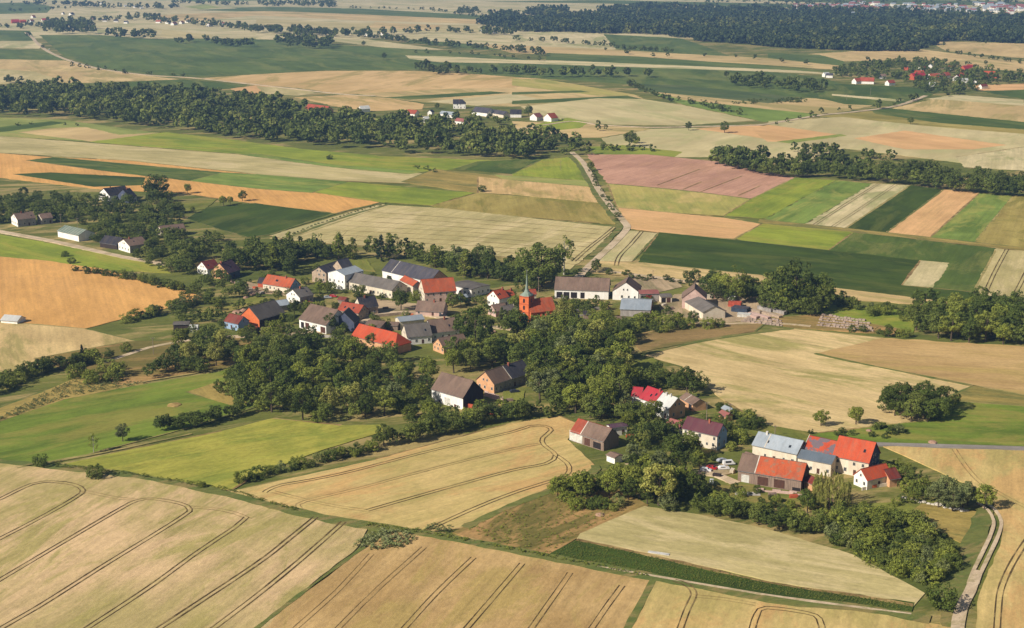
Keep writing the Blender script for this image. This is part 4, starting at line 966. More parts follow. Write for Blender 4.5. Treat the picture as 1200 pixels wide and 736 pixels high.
# all prototypes are 10 m tall
TR = [trunk_mesh(i, 0, 7.5, 0.26, M['bark'], 7) for i in range(3)]
TRt = [trunk_mesh(i+9, 0, 8.8, 0.2, M['birch'], 5) for i in range(2)]
TRp = [trunk_mesh(i+5, 0, 9.2, 0.22, M['bark'], 4) for i in range(2)]
rk_ = dict(rx=3.5, rz=3.7, zc=5.9, ncl=64, nlf=44, leaf=0.24, clr=1.05)
PR = {
 'dark':  ('deciduous_tree', mk('da', 'dark', 4, **rk_), TR),
 'mid':   ('deciduous_tree', mk('mi', 'mid', 4, **rk_), TR),
 'light': ('deciduous_tree', mk('li', 'light', 3, **rk_), TR),
 'grey':  ('deciduous_tree', mk('gr', 'grey', 3, **rk_), TR),
 'low':   ('deciduous_tree', mk('lo', 'dark', 3, rx=4.9, rz=4.0, zc=5.3, ncl=80, nlf=44, leaf=0.26, clr=1.2), TR),
 'airy':  ('deciduous_tree', mk('ai', 'mid', 2, rx=2.6, rz=3.8, zc=6.0, ncl=34, nlf=30, leaf=0.2, clr=0.8), TRt),
 'poplar':('poplar_tree', mk('po', 'mid', 3, rx=1.9, rz=4.5, zc=5.4, ncl=50, nlf=40, leaf=0.2, clr=0.75, kind='poplar'), TRp),
 'conifer':('conifer_tree', mk('co', 'conifer', 2, rx=2.3, rz=4.8, zc=5.1, ncl=80, nlf=26, leaf=0.2, clr=0.5, kind='cone'), TRp),
 'willow':('willow_tree', mk('wi', 'light', 1, rx=5.0, rz=4.4, zc=5.2, ncl=150, nlf=34, leaf=0.22, clr=0.7, kind='willow'), TR),
 'bush':  ('bush', mk('bu', 'bush', 4, rx=5.2, rz=4.8, zc=4.6, ncl=50, nlf=34, leaf=0.42, clr=1.7), None),
 'bushdark':('bush', mk('bd', 'dark', 3, rx=5.2, rz=4.8, zc=4.6, ncl=50, nlf=34, leaf=0.42, clr=1.7), None),
 'bushgrey':('bush', mk('bg', 'grey', 2, rx=4.6, rz=5.2, zc=4.6, ncl=40, nlf=34, leaf=0.4, clr=1.6), None),
}
LODS = {'round': [crown_np(300+i, 3.8, 3.9, 5.6, 14, 15, 0.85, 1.5) for i in range(4)],
        'bush': [crown_np(320+i, 5.2, 4.6, 4.6, 12, 13, 1.1, 2.0) for i in range(3)],
        'poplar': [crown_np(340+i, 2.1, 4.5, 5.2, 14, 13, 0.7, 1.0, 'poplar') for i in range(2)],
        'near': [crown_np(380+i, 3.9, 3.9, 5.6, 40, 30, 0.34, 1.2) for i in range(5)],
        'nearbush': [crown_np(390+i, 5.4, 4.8, 4.6, 30, 26, 0.6, 1.9) for i in range(3)],
        'coarse': [crown_np(360+i, 4.6, 3.9, 5.0, 7, 9, 1.7, 2.1) for i in range(4)]}
PLANTS = []     # (kind, x, y, h, phrase)
FOOT = []
for o in list(C.objects):
    if o.parent is None and o.type == 'EMPTY' and o.get('category') in ('house','barn','building','shed','garage','church','tent'):
        for c_ in o.children:
            if c_.name.startswith(('wall','nave')):
                xs = [v.co.x for v in c_.data.vertices]; ys = [v.co.y for v in c_.data.vertices]
                FOOT.append((o.location.x, o.location.y, o.rotation_euler.z, min(xs), max(xs), min(ys), max(ys)))
def in_house(x, y, pad=1.5):
    for (ox, oy, rz, x0, x1, y0, y1) in FOOT:
        dx, dy = x-ox, y-oy
        if abs(dx) > 60 or abs(dy) > 60: continue
        c_, s_ = math.cos(-rz), math.sin(-rz); u, v = dx*c_-dy*s_, dx*s_+dy*c_
        if x0-pad < u < x1+pad and y0-pad < v < y1+pad: return True
    return False
def inside(p, poly):
    x, y = p; r_ = False; n = len(poly)
    for i in range(n):
        x1, y1 = poly[i]; x2, y2 = poly[(i+1) % n]
        if (y1 > y) != (y2 > y) and x < (x2-x1)*(y-y1)/(y2-y1)+x1: r_ = not r_
    return r_
def pick(kinds):
    t = rnd.uniform(0, sum(k[1] for k in kinds))
    for k, w_ in kinds:
        t -= w_
        if t <= 0: return k
    return kinds[0][0]
MIX = [('dark',4),('mid',4),('light',1.1),('grey',1.2)]
def scatter(poly, n, h0, h1, kinds, phrase, sp=0.5, pad=1.5):
    h0 *= 0.88; h1 *= 1.06
    xs = [p[0] for p in poly]; ys = [p[1] for p in poly]; loc = []; tries = 0
    y0, y1 = min(ys), max(ys)
    while len(loc) < n and tries < n*40:
        tries += 1
        x = rnd.uniform(min(xs), max(xs)); y = rnd.uniform(y0, y1)
        if rnd.random() > ((y0+60)/(y+60))**2: continue
        if not inside((x,y), poly): continue
        g = ground(x, y, 0.2)
        if in_house(g.x, g.y, pad): continue
        h = rnd.uniform(h0, h1)
        if any((g.x-q[0])**2+(g.y-q[1])**2 < (sp*0.5*(h+q[2]))**2 for q in loc): continue
        loc.append((g.x, g.y, h)); PLANTS.append((pick(kinds), g.x, g.y, h, phrase))
def row(pts, n, h0, h1, kinds, phrase, jit=1.5):
    P = [ground(x, y, 0.2) for x, y in pts]; ls = [(P[i+1]-P[i]).length for i in range(len(P)-1)]; T = sum(ls)
    for k in range(n):
        t = T*(k+rnd.uniform(0.1, 0.9))/n; i = 0
        while i < len(ls)-1 and t > ls[i]: t -= ls[i]; i += 1
        g = P[i].lerp(P[i+1], t/ls[i]); x, y = g.x+rnd.uniform(-jit, jit), g.y+rnd.uniform(-jit, jit)*1.5
        if in_house(x, y, 0.8): continue
        PLANTS.append((pick(kinds), x, y, rnd.uniform(h0, h1), phrase))
def one(px, py, h, kind, label): g = ground(px, py, 0.2); PLANTS.append((kind, g.x, g.y, h, '='+label))
B_ = [('bush',4),('bushdark',3),('bushgrey',1)]
# --- single trees
one(635,336,29,'low','tallest broad dark tree left of the long white barn'); one(661,322,24,'airy','tall slender open-crowned tree with pale trunk behind the white barn')
one(647,330,17,'dark','dark tree between the two tallest trees by the white barn'); one(698,320,9,'dark','small dark tree at the village end of the farm road')
one(660,386,16,'light','tall yellow-green tree in front of the church nave'); one(470,364,13,'dark','dark round tree on a bare trunk in the gravel yard')
one(557,404,20,'low','largest dark green tree south-west of the church'); one(588,386,12,'conifer','dark pointed conifer left of the church tower')
one(603,363,9,'mid','round green tree at the left foot of the church tower'); one(530,361,9,'dark','dark tree at the right corner of the stone farmhouse')
one(540,359,8,'mid','smaller green tree before the flat grey warehouse'); one(388,389,10,'dark','round dark tree at the right end of the white-fronted barn')
one(325,399,11,'mid','upright green tree in front of the grey-roofed brick barn'); one(345,371,10,'dark','wide dark tree between the brick barn and the white-fronted barn')
one(356,371,8,'dark','small dark tree left of the white-fronted barn'); one(262,413,12,'light','yellow-green tree below the small blue-walled house')
one(326,353,7,'mid','small green tree in front of the orange-roofed house with skylights'); one(375,345,8,'mid','green tree before the slate-roofed stone house')
one(384,345,8,'dark','dark tree before the tall white block'); one(416,347,7,'grey','grey-green tree before the cream long building'); one(424,347,7,'mid','green tree at the corner of the cream long building')
one(404,391,6,'dark','dark tree at the left end of the large red barn roof'); one(435,408,8,'dark','dark tree hiding the front of the large red-roofed barn')
one(453,387,5,'mid','small tree behind the large red barn roof'); one(268,313,13,'dark','dark tree behind the purple-brown roof'); one(290,312,12,'dark','dark tree between the two left gabled houses and the orange roof')
one(865,349,17,'airy','thin-crowned tall tree behind the storage yard'); one(838,346,11,'dark','dark tree right of the pinkish gabled barn')
one(812,383,9,'dark','dark tree in front of the low grey-roofed barn'); one(830,385,6,'bush','rounded bush under the pale gable of the low barn'); one(843,383,5,'bushdark','small dark bush at the corner of the low grey barn')
one(972,596,13,'willow','weeping willow with yellow-green hanging branches before the cream red-roofed house')
one(946,601,9,'dark','dark round tree left of the weeping willow'); one(1102,714,8,'bushdark','single round dark bush beside the dirt track at the bottom right')
one(1003,498,9,'mid','round green tree in the meadow left of the dark grove'); one(962,500,8,'mid','small open tree left of the round meadow tree')
one(772,592,16,'light','tall yellow-green tree in the middle of the lower tree group'); one(110,531,8,'airy','slim young tree with pale trunk standing in the left meadow')
one(144,518,8,'grey','small oval tree in the left meadow right of the slim young tree'); one(47,547,5,'bushdark','little dark bush at the lower end of the left meadow')
one(112,560,6,'bushdark','dark round bush at the edge of the hay meadow above the wheat'); one(236,572,3,'bush','tiny bush by the grassy strip above the wheat')
one(565,225,6,'bushdark','single dark round bush in the fallow field left of the farm road'); one(386,187,5,'bushdark','small dark bush in the long green meadow strip')
one(692,200,9,'mid','tree beside the bend of the farm road by the ploughed field'); one(738,172,17,'dark','dark tree in the meadow beyond the farm road'); one(745,168,8,'bush','bush beside the dark meadow tree')
one(807,153,10,'dark','lone round tree left of the peach field in the far fields'); one(849,156,13,'dark','lone dark tree in the peach-coloured far field'); one(843,130,9,'dark','lone dark tree on the hedge line of the far fields')
one(1067,146,9,'dark','lone spreading tree in the olive stubble at the right'); one(1155,52,9,'dark','lone tree at the far right below the forest'); one(1106,54,9,'dark','lone tree at the right edge of the forest'); one(1155,76,8,'dark','lone tree in the far right stubble field')
one(851,91,11,'dark','lone dark tree in the far green field'); one(426,54,11,'dark','lone tree at the top edge of the big green field'); one(450,70,13,'dark','clump standing alone inside the big green field')
one(33,43,12,'low','dark tree beside the far road'); one(50,56,7,'bushdark','dark bush at the left edge of the far road'); one(185,230,19,'low','biggest dark tree beside the white villa')
one(178,232,14,'dark','dark tree on the left side of the biggest villa tree'); one(220,227,9,'mid','round tree right of the villa grove'); one(262,242,9,'mid','left tree of the group at the dark field corner')
one(270,240,7,'mid','small tree in the middle of the group at the dark field corner'); one(284,236,9,'dark','right tree of the group at the dark field corner'); one(211,250,9,'mid','tree at the left tip of the dark green field'); one(226,250,6,'mid','small tree at the left tip of the dark green field')
one(97,425,9,'conifer','dark pointed tree in the hedge below the pale field'); one(148,413,5,'bush','bush at the right tip of the pale field')
one(397,304,18,'poplar','tall pointed tree behind the white block'); one(413,304,15,'poplar','pointed tree right of the tall one behind the white block'); one(447,306,17,'conifer','tall dark pointed tree left of the very large slate barn')
one(456,304,16,'poplar','tall pointed tree above the left end of the very large slate barn'); one(510,314,15,'poplar','pointed tree behind the right gable of the very large slate barn'); one(545,324,16,'poplar','tall pointed tree behind the flat grey warehouse')
one(372,302,13,'conifer','dark pointed tree behind the slate-roofed stone house'); one(606,394,15,'dark','dark tree below the left foot of the church tower'); one(641,397,14,'dark','dark tree below the church nave')
one(806,537,11,'dark','dark tree hiding the front of the maroon-roofed house'); one(788,541,12,'dark','dark tree left of the one before the maroon-roofed house'); one(820,549,8,'mid','green tree at the left edge of the lower farmyard')
one(834,578,5,'bushgrey','rounded grey-green bush on the grass below the farmyard'); one(783,600,7,'bushgrey','large pale rounded bush at the corner of the pale wheat field')
one(620,330,15,'mid','green tree behind the church tower')
# --- village groups
G1 = 'in the big grove south-west of the village'
scatter([(262,467),(268,440),(300,415),(340,410),(400,418),(440,420),(480,430),(505,450),(500,478),(470,488),(440,492),(370,499),(330,489),(285,481)], 92, 7.5, 13.5, MIX+[('dark',2)], G1, 0.47)
scatter([(262,467),(268,440),(340,410),(440,420),(505,450),(500,478),(440,492),(370,499),(285,481)], 50, 4, 6.5, [('bush',3),('mid',1),('light',0.6)], 'in the big grove south-west of the village', 0.5)
scatter([(280,400),(345,392),(400,400),(420,412),(470,420),(500,430),(400,425),(300,415)], 33, 6, 9, [('mid',3),('dark',3),('light',1)], 'in the gardens below the village street', 0.50)
scatter([(535,428),(560,420),(600,415),(640,405),(690,400),(730,415),(735,440),(730,478),(700,495),(650,478),(628,470),(622,440),(585,430),(530,440)], 99, 10, 16, MIX+[('dark',3)], 'in the dark grove south of the church', 0.44)
scatter([(590,390),(625,386),(690,388),(740,392),(745,408),(690,405),(600,405)], 24, 9, 13, MIX, 'along the road south of the church', 0.46)
row([(440,526),(475,519),(520,508),(560,500),(600,491),(640,488),(660,482)], 34, 5, 10, [('mid',3),('dark',2),('grey',2),('poplar',1)], 'in the hedge above the looped wheat field', 2)
row([(280,567),(310,557),(360,546),(400,537),(440,528)], 20, 2.5, 5.5, B_, 'in the low hedge between hay meadow and wheat', 1.2)
scatter([(505,470),(560,485),(600,488),(630,478),(620,470),(590,480),(560,478),(520,468)], 8, 4, 6, B_, 'around the whitewashed barn', 0.6)
scatter([(705,490),(715,478),(745,486),(775,496),(800,515),(822,540),(815,552),(790,545),(765,533),(742,528),(738,512),(720,492)], 30, 6, 10, MIX, 'between the crimson roof and the red-ended barn', 0.46)
scatter([(645,588),(665,575),(700,570),(722,552),(740,548),(765,550),(795,560),(815,572),(818,590),(790,598),(740,590),(690,588)], 46, 6, 12, MIX+[('mid',2)], 'in the lower tree group above the rough grass', 0.44)
scatter([(650,590),(700,588),(740,596),(720,600),(670,598)], 12, 3, 5, B_, 'at the foot of the lower tree group', 0.6)
row([(820,600),(850,605),(880,612),(920,622),(960,628)], 22, 5.5, 8, [('mid',3),('dark',3)], 'in the hedge below the farm lawn', 1.8)
row([(833,585),(850,596),(890,606),(930,612),(960,618)], 16, 4, 6.5, [('mid',3),('dark',2),('bush',3)], 'in the hedge below the farm lawn', 2)
scatter([(960,625),(1000,612),(1030,605),(1075,612),(1110,635),(1120,665),(1095,685),(1060,680),(1020,655),(980,640)], 165, 2.2, 5.8, [('bush',6),('bushdark',1),('bushgrey',2),('light',1),('mid',2)], 'in the thicket between wheat and dirt track', 0.36)
scatter([(1020,625),(1055,612),(1065,625),(1040,635)], 5, 7, 9, [('mid',1)], 'rising out of the thicket by the dirt track', 0.5)
scatter([(1093,600),(1105,590),(1140,590),(1160,598),(1135,602)], 7, 8, 11, [('grey',3),('mid',2)], 'in the clump at the top of the dirt track', 0.5)
scatter([(1060,575),(1085,572),(1110,578),(1100,590),(1070,590)], 8, 4, 6.5, [('mid',2),('bush',2),('conifer',1)], 'in the garden right of the farm cluster', 0.6)
scatter([(1035,490),(1060,497),(1090,498),(1115,485),(1100,475),(1060,472),(1035,478)], 19, 9, 12.5, [('dark',4),('low',1)], 'in the dark grove in the middle of the right meadow', 0.42)
scatter([(1020,500),(1050,498),(1060,508),(1030,512)], 6, 2.5, 4, B_, 'below the dark meadow grove', 0.6)
scatter([(845,472),(880,490),(900,505),(880,512),(860,495),(840,480)], 12, 3.5, 6, [('bushdark',2),('bush',2),('mid',1)], 'between the farmyard and the wheat edge', 0.6)
scatter([(775,452),(800,448),(822,462),(815,470),(790,458)], 9, 8, 11, [('dark',3),('conifer',1)], 'behind the white metal roof at the wheat edge', 0.5)
scatter([(722,455),(745,448),(775,440),(780,455),(745,458)], 7, 6, 9, [('mid',3),('dark',2)], 'on the rough slope above the crimson roof', 0.6)
scatter([(835,492),(860,500),(880,520),(862,535),(850,520)], 9, 3.5, 6, [('bush',2),('mid',2)], 'between the maroon and the pale metal roof', 0.6)
scatter([(745,508),(790,500),(800,515),(760,512)], 3, 6, 8, [('mid',2)], 'in front of the maroon-roofed house', 0.6)
# village interior
scatter([(720,380),(760,372),(800,378),(815,386),(780,392),(735,390)], 24, 3.5, 6.5, [('bush',5),('mid',1)], 'in the bright green scrub below the metal-roofed hall', 0.45)
scatter([(662,362),(712,360),(712,366),(662,368)], 9, 4, 6, B_, 'in front of the long white barn', 0.6)
scatter([(660,370),(720,372),(725,385),(670,388)], 10, 4, 7, [('mid',2),('bush',2),('dark',1)], 'in the gardens right of the church', 0.6)
scatter([(235,330),(260,328),(285,335),(285,348),(240,358),(225,352)], 18, 5, 8.5, MIX+[('mid',3)], 'on the slope left of the orange-roofed house', 0.55)
scatter([(195,352),(225,355),(250,372),(240,395),(215,395),(200,375)], 12, 5, 8, MIX, 'left of the small blue-walled house', 0.55)
scatter([(225,400),(262,398),(285,412),(270,432),(235,436),(180,440),(200,420)], 28, 7, 11, MIX+[('mid',2)], 'at the top of the left meadow', 0.44)
scatter([(285,392),(320,396),(345,405),(310,412),(285,405)], 5, 4, 6, [('mid',1),('bush',1)], 'below the orange brick barn', 0.6)
scatter([(510,372),(560,370),(600,376),(595,385),(540,380)], 7, 5, 8, MIX, 'between the yard and the church', 0.7)
scatter([(290,358),(320,352),(335,360),(325,366)], 4, 3, 5, B_, 'at the small meadow above the brick barn', 0.6)
# row behind the village
RB = 'in the tree line behind the village'
scatter([(262,318),(300,300),(340,298),(400,300),(440,302),(480,300),(540,310),(600,318),(620,325),(600,332),(545,328),(480,306),(420,303),(360,306),(320,318)], 110, 8.5, 15, [('dark',4),('mid',3),('poplar',5),('grey',1.5),('conifer',1)], RB, 0.36)
scatter([(318,305),(345,312),(350,325),(325,322),(300,318)], 8, 12, 15, [('dark',3)], 'in the dark stand north of the orange-roofed house', 0.5)
scatter([(595,330),(625,325),(640,345),(600,342)], 7, 9, 13, [('mid',2),('dark',2)], 'behind the church', 0.5)
row([(662,320),(720,322),(790,332),(850,336)], 20, 2.5, 4, B_, 'along the bank north of the white barn', 3)
# right cluster
scatter([(815,345),(850,338),(880,340),(905,345),(960,352),(985,362),(960,372),(920,370),(880,360),(840,356)], 45, 9, 16, [('dark',5),('mid',2),('low',1)], 'in the wood behind the storage yard', 0.42)
one(932,362,26,'low','biggest spreading dark tree behind the storage yard'); one(960,360,20,'dark','tall dark tree right of the spreading giant'); one(912,356,21,'dark','tall dark tree left of the spreading giant')
row([(800,332),(830,330),(850,336)], 5, 6, 10, [('dark',1),('mid',1)], 'north of the pinkish barn', 2)
scatter([(975,358),(1020,364),(1070,372),(1075,380),(1020,372)], 12, 4, 7, [('mid',2),('bush',3)], 'along the strip below the long green fields', 0.7)
scatter([(1072,390),(1080,372),(1110,368),(1180,372),(1260,380),(1260,412),(1200,407),(1130,402),(1090,396)], 73, 11, 16, [('dark',5),('mid',2)], 'in the wood at the right edge below the fields', 0.42)
one(1041,395,7,'dark','small dark tree at the end of the pale stone stacks'); row([(995,388),(1035,393),(1070,396)], 6, 3, 5, B_, 'beside the pale stone stacks', 1)
row([(838,192),(870,199),(900,206),(960,208),(1000,211),(1040,214),(1070,217),(1120,224),(1160,228),(1200,231),(1260,236)], 64, 12, 17, [('dark',4),('mid',2),('poplar',0.5)], 'in the front row of the long wood right of the ploughed field', 5)
row([(850,188),(900,198),(960,202),(1040,207),(1100,214),(1180,222),(1260,230)], 60, 12, 18, [('dark',4),('mid',1)], 'in the back row of the long wood right of the ploughed field', 8)
row([(930,176),(950,180),(1000,184),(1040,188),(1050,190)], 12, 6, 12, [('dark',3),('mid',1)], 'in the thin line beyond the long wood', 5)
scatter([(930,178),(975,178),(985,190),(940,192)], 8, 11, 14, [('dark',1)], 'at the back of the long wood', 0.5)
# left hamlet
scatter([(-10,240),(30,232),(60,236),(100,238),(110,250),(100,262),(60,258),(-10,266)], 51, 6, 10, MIX, 'among the leftmost roadside houses', 0.46)
scatter([(100,238),(150,236),(200,244),(215,256),(190,266),(150,268),(110,262),(100,250)], 54, 5, 9, MIX, 'in the orchard below the white villa', 0.46)
scatter([(165,236),(180,234),(205,234),(205,240),(175,242)], 8, 9, 13, [('dark',1)], 'around the foot of the biggest villa tree', 0.5)
scatter([(100,276),(120,272),(180,275),(210,280),(225,296),(215,306),(170,298),(110,285)], 54, 6, 10, MIX, 'along the road right of the small white house', 0.42)
scatter([(205,298),(240,288),(275,296),(272,303),(240,302),(226,312),(222,326),(205,320),(198,310)], 32, 6, 10, MIX, 'between the road and the gabled cottages', 0.44)
scatter([(215,276),(250,280),(280,292),(275,302),(235,298)], 10, 5, 8, [('dark',2),('mid',2)], 'on the scrubby slope left of the tree line', 0.6)
row([(88,318),(120,322),(150,328),(190,336),(230,345)], 22, 3.5, 6, B_, 'along the upper edge of the gold field', 1.5)
one(77,301,4,'bushdark','upper of two dark bushes in the bright roadside verge'); one(84,309,4,'bushdark','lower of two dark bushes in the bright roadside verge')
row([(150,378),(165,374),(190,366),(215,360),(240,356)], 12, 4, 6.5, B_, 'below the right end of the gold field', 1.5)
row([(-10,462),(20,448),(50,436),(85,430),(110,424),(125,420)], 34, 4.5, 8, [('mid',2),('dark',2),('bush',1)], 'in the hedge along the lower edge of the pale field', 3)
scatter([(85,444),(110,434),(145,438),(140,452),(100,450)], 10, 4, 7, [('bush',2),('mid',1)], 'in the scrub patch above the left meadow', 0.5)
scatter([(165,440),(200,432),(240,430),(240,440),(195,446),(170,446)], 9, 5, 8, [('dark',1),('mid',1)], 'at the upper corner of the left meadow', 0.5)
row([(182,508),(200,503),(225,500),(250,494),(270,490),(285,484)], 16, 5, 8, [('mid',2),('dark',2),('grey',1)], 'in the ditch row above the hay meadow', 1.5)
scatter([(248,462),(275,455),(282,465),(262,470)], 5, 5, 8, [('dark',1)], 'at the sandy tip of the left meadow', 0.5)
row([(690,200),(697,214),(703,224),(716,246),(722,256),(728,262)], 12, 2.5, 4.5, B_, 'along the farm road to the village', 2)
row([(480,196),(500,200),(516,203)], 5, 3, 5, B_, 'in the bright green strip by the fallow field', 2)
row([(330,280),(370,264),(410,251),(440,242),(455,239)], 34, 0.9, 1.6, [('bushdark',1)], 'along the field path above the village', 0.5)
scatter([(-10,240),(60,238),(110,242),(215,250),(215,268),(150,270),(100,264),(40,258),(-10,264)], 60, 3, 6, B_, 'in the undergrowth of the left hamlet', 0.5)
scatter([(235,352),(290,362),(400,352),(440,370),(540,372),(600,380),(640,380),(640,392),(540,394),(440,392),(350,392),(280,398),(235,390)], 60, 3, 6, [('bush',3),('mid',3),('dark',1)], 'in the village gardens south of the street', 0.55, 0.8)
scatter([(290,322),(400,316),(470,332),(560,344),(640,350),(640,366),(560,366),(500,358),(420,352),(360,350),(300,350)], 60, 2.5, 5.5, [('bush',3),('mid',3),('dark',1)], 'in the village gardens north of the street', 0.55, 0.8)
scatter([(640,345),(770,350),(800,372),(720,372),(640,366)], 22, 2, 4.5, [('bush',3),('bushgrey',1)], 'in the gardens around the white barn', 0.6, 0.8)
scatter([(690,470),(760,484),(850,492),(870,530),(860,545),(760,530),(700,500)], 24, 1.6, 3.2, [('bush',3),('mid',2)], 'in the gardens of the crimson and maroon houses', 0.55, 0.8)
scatter([(862,566),(940,580),(1000,592),(1060,584),(1080,596),(1000,604),(900,596),(850,590)], 26, 1.5, 3.6, [('bush',3),('bushgrey',1)], 'on the farm lawn', 0.7, 0.8)
scatter([(1030,545),(1062,550),(1100,572),(1060,580),(1040,570)], 16, 2, 5, [('bush',3),('mid',1),('conifer',1)], 'in the garden right of the farm cluster', 0.6, 0.8)
scatter([(930,508),(1040,500),(1095,515),(1090,519),(1030,516),(950,514)], 12, 1.2, 2.6, [('bush',2),('bushgrey',2)], 'on the rough pasture behind the farm cluster', 0.8, 0.8)
scatter([(960,612),(1010,602),(1040,600),(1035,612),(980,625)], 20, 4, 7, [('mid',2),('bush',3)], 'joining the farm hedge and the thicket', 0.45)
scatter([(885,340),(990,350),(1070,365),(1070,372),(980,362),(890,350)], 22, 2.5, 5, B_, 'along the strip below the long green fields', 0.6)
scatter([(470,470),(500,462),(505,480),(560,492),(545,500),(480,505)], 22, 4, 8, [('mid',2),('bush',2),('dark',1)], 'left of the whitewashed barn', 0.5)
row([(0,150),(60,143),(100,150)], 4, 3, 5, B_, 'left meadow strips', 2)
scatter([(-10,236),(60,232),(112,238),(112,224),(100,232),(160,240),(215,246),(225,262),(205,272),(150,272),(100,264),(60,248),(-10,262)], 70, 5, 10, MIX, 'filling the gardens of the left hamlet', 0.42)
scatter([(150,296),(210,300),(230,318),(200,322),(150,308)], 16, 5, 9, MIX, 'at the lower right end of the left hamlet', 0.45)
# middle wood belt and the trees beyond the fields
BELT = 'in the long wood belt across the left middle distance'
scatter([(-20,136),(-20,108),(60,106),(100,108),(200,112),(300,122),(350,132),(400,142),(450,146),(520,150),(560,160),(620,172),(640,182),(610,188),(550,184),(480,182),(420,176),(350,170),(290,164),(240,158),(180,150),(100,140)], 640, 14, 19, MIX+[('light',1.6),('mid',2)], BELT, 0.34)
scatter([(555,156),(600,158),(650,162),(690,172),(700,182),(670,184),(620,176),(560,164)], 46, 9, 14, MIX, 'in the scattered copse left of the farm road', 0.42)
scatter([(490,145),(530,138),(560,136),(600,140),(590,150),(530,152)], 22, 7, 11, MIX, 'among the houses of the far hamlet', 0.6)
one(619,137,14,'dark','dark tree beside the white gabled pair on the field track'); one(512,128,8,'dark','small dark tree left of the dark hipped roof')
row([(640,141),(660,140)], 4, 2, 3, B_, 'right of the white gabled pair', 2)
scatter([(690,152),(712,144),(720,150),(702,156)], 3, 6, 8, [('dark',1)], 'on the lane east of the hamlet', 0.6)
row([(697,174),(760,178)], 10, 5, 7, B_, 'along the meadow edge beyond the farm road', 6)
row([(735,98),(760,110),(785,118),(820,123),(850,131),(870,136)], 30, 6, 9, [('dark',1),('bushdark',2)], 'in the hedge line of the far fields', 4)
row([(600,86),(640,90),(690,90),(760,90)], 26, 14, 18, [('dark',3),('light',1)], 'in the far tree line on the green fields', 12)
row([(550,84),(570,86),(620,88)], 10, 8, 14, [('dark',1)], 'in the far tree line on the green fields', 8)
scatter([(485,82),(500,80),(520,84),(550,87),(545,90),(500,88)], 16, 12, 17, [('dark',1)], 'in the copse at the end of the gold field', 0.5)
scatter([(855,100),(880,95),(970,104),(972,111),(920,108),(880,104)], 34, 13, 16, [('dark',1)], 'in the dark copse on the far green field', 0.45)
scatter([(835,122),(880,118),(940,116),(945,120),(900,122)], 60, 3, 4, [('bushdark',1)], 'in the young plantation', 0.4)
scatter([(975,84),(1010,76),(1060,72),(1110,74),(1180,86),(1230,92),(1230,100),(1180,98),(1140,108),(1110,114),(1060,104),(1050,96),(980,92)], 330, 7, 13, MIX, 'around the right-hand village', 0.35)
row([(1110,62),(1150,68),(1200,75),(1260,82)], 30, 5, 9, [('dark',1)], 'along the far right field edge', 6)
row([(1020,130),(1050,122),(1080,116)], 6, 6, 12, [('dark',1)], 'beside the far lane at the right', 6)
row([(900,148),(960,136),(1000,128)], 8, 4, 9, [('dark',1)], 'beside the far lane at the right', 6)
row([(78,78),(120,82),(150,86),(185,88),(222,90)], 12, 5, 9, [('dark',1),('bushdark',1)], 'along the far road', 5)
row([(1,98),(10,97),(26,96)], 6, 9, 12, [('dark',1)], 'at the left end above the wood belt', 5)
# far belts
FB = 'far'
scatter([(48,40),(112,41),(110,33),(100,30),(55,33)], 46, 18, 24, [('dark',1)], FB, 0.42)
scatter([(122,44),(180,47),(182,42),(125,39)], 26, 14, 19, [('dark',1)], FB, 0.42)
row([(200,50),(218,51),(225,49),(240,50)], 8, 12, 22, [('dark',1)], FB, 8)
row([(252,53),(262,54),(275,55),(296,55)], 12, 14, 22, [('dark',1)], FB, 8)
scatter([(320,50),(360,47),(392,53),(388,58),(340,57)], 32, 18, 24, [('dark',1)], FB, 0.42)
row([(48,33),(80,27),(100,26),(130,25),(170,22),(200,27),(240,30),(300,37),(350,40),(400,42),(440,42),(480,40),(520,38),(600,40)], 150, 12, 20, [('dark',1)], FB, 25)
row([(300,38),(350,40),(400,43),(440,44)], 50, 15, 22, [('dark',1)], FB, 25)
row([(430,44),(480,50),(520,55),(560,58),(600,60),(640,66)], 60, 10, 16, [('dark',1)], FB, 15)
row([(0,32),(20,34),(40,30)], 14, 10, 15, [('dark',1)], FB, 15)
row([(20,6),(60,6),(100,8),(140,10),(190,11),(210,9)], 60, 14, 22, [('dark',1)], FB, 30)
row([(205,4),(230,5),(270,7),(290,6)], 26, 12, 20, [('dark',1)], FB, 20)
scatter([(300,8),(395,10),(392,4),(305,4)], 60, 15, 20, [('dark',1)], FB, 0.4)
scatter([(530,17),(565,17),(562,12),(533,12)], 34, 13, 17, [('dark',1)], FB, 0.4)
row([(400,10),(500,12),(560,20),(590,26),(620,28)], 50, 7, 12, [('dark',1)], FB, 20)
row([(480,62),(520,64),(560,65),(640,72)], 14, 5, 9, [('dark',1)], FB, 10)
row([(600,48),(650,50),(680,52),(720,56)], 22, 8, 14, [('dark',1)], FB, 10)
row([(725,58),(790,62)], 24, 8, 11, [('dark',1)], FB, 8)
row([(560,40),(600,42)], 14, 12, 20, [('dark',1)], FB, 20)
row([(700,58),(770,68),(840,66),(900,72),(960,78)], 10, 8, 12, [('dark',1)], FB, 10)
row([(0,14),(50,13),(100,8)], 14, 8, 14, [('dark',1)], FB, 12)
row([(640,-4),(800,0),(1000,4),(1200,10)], 140, 10, 16, [('dark',1)], FB, 120)
row([(900,8),(1000,10),(1100,14),(1250,22)], 170, 12, 18, [('dark',1)], FB, 140)
row([(860,2),(1000,-2),(1250,4)], 200, 12, 20, [('dark',1)], FB, 160)
row([(400,-8),(700,-6),(1000,-4),(1300,0)], 160, 12, 20, [('dark',1)], FB, 200)

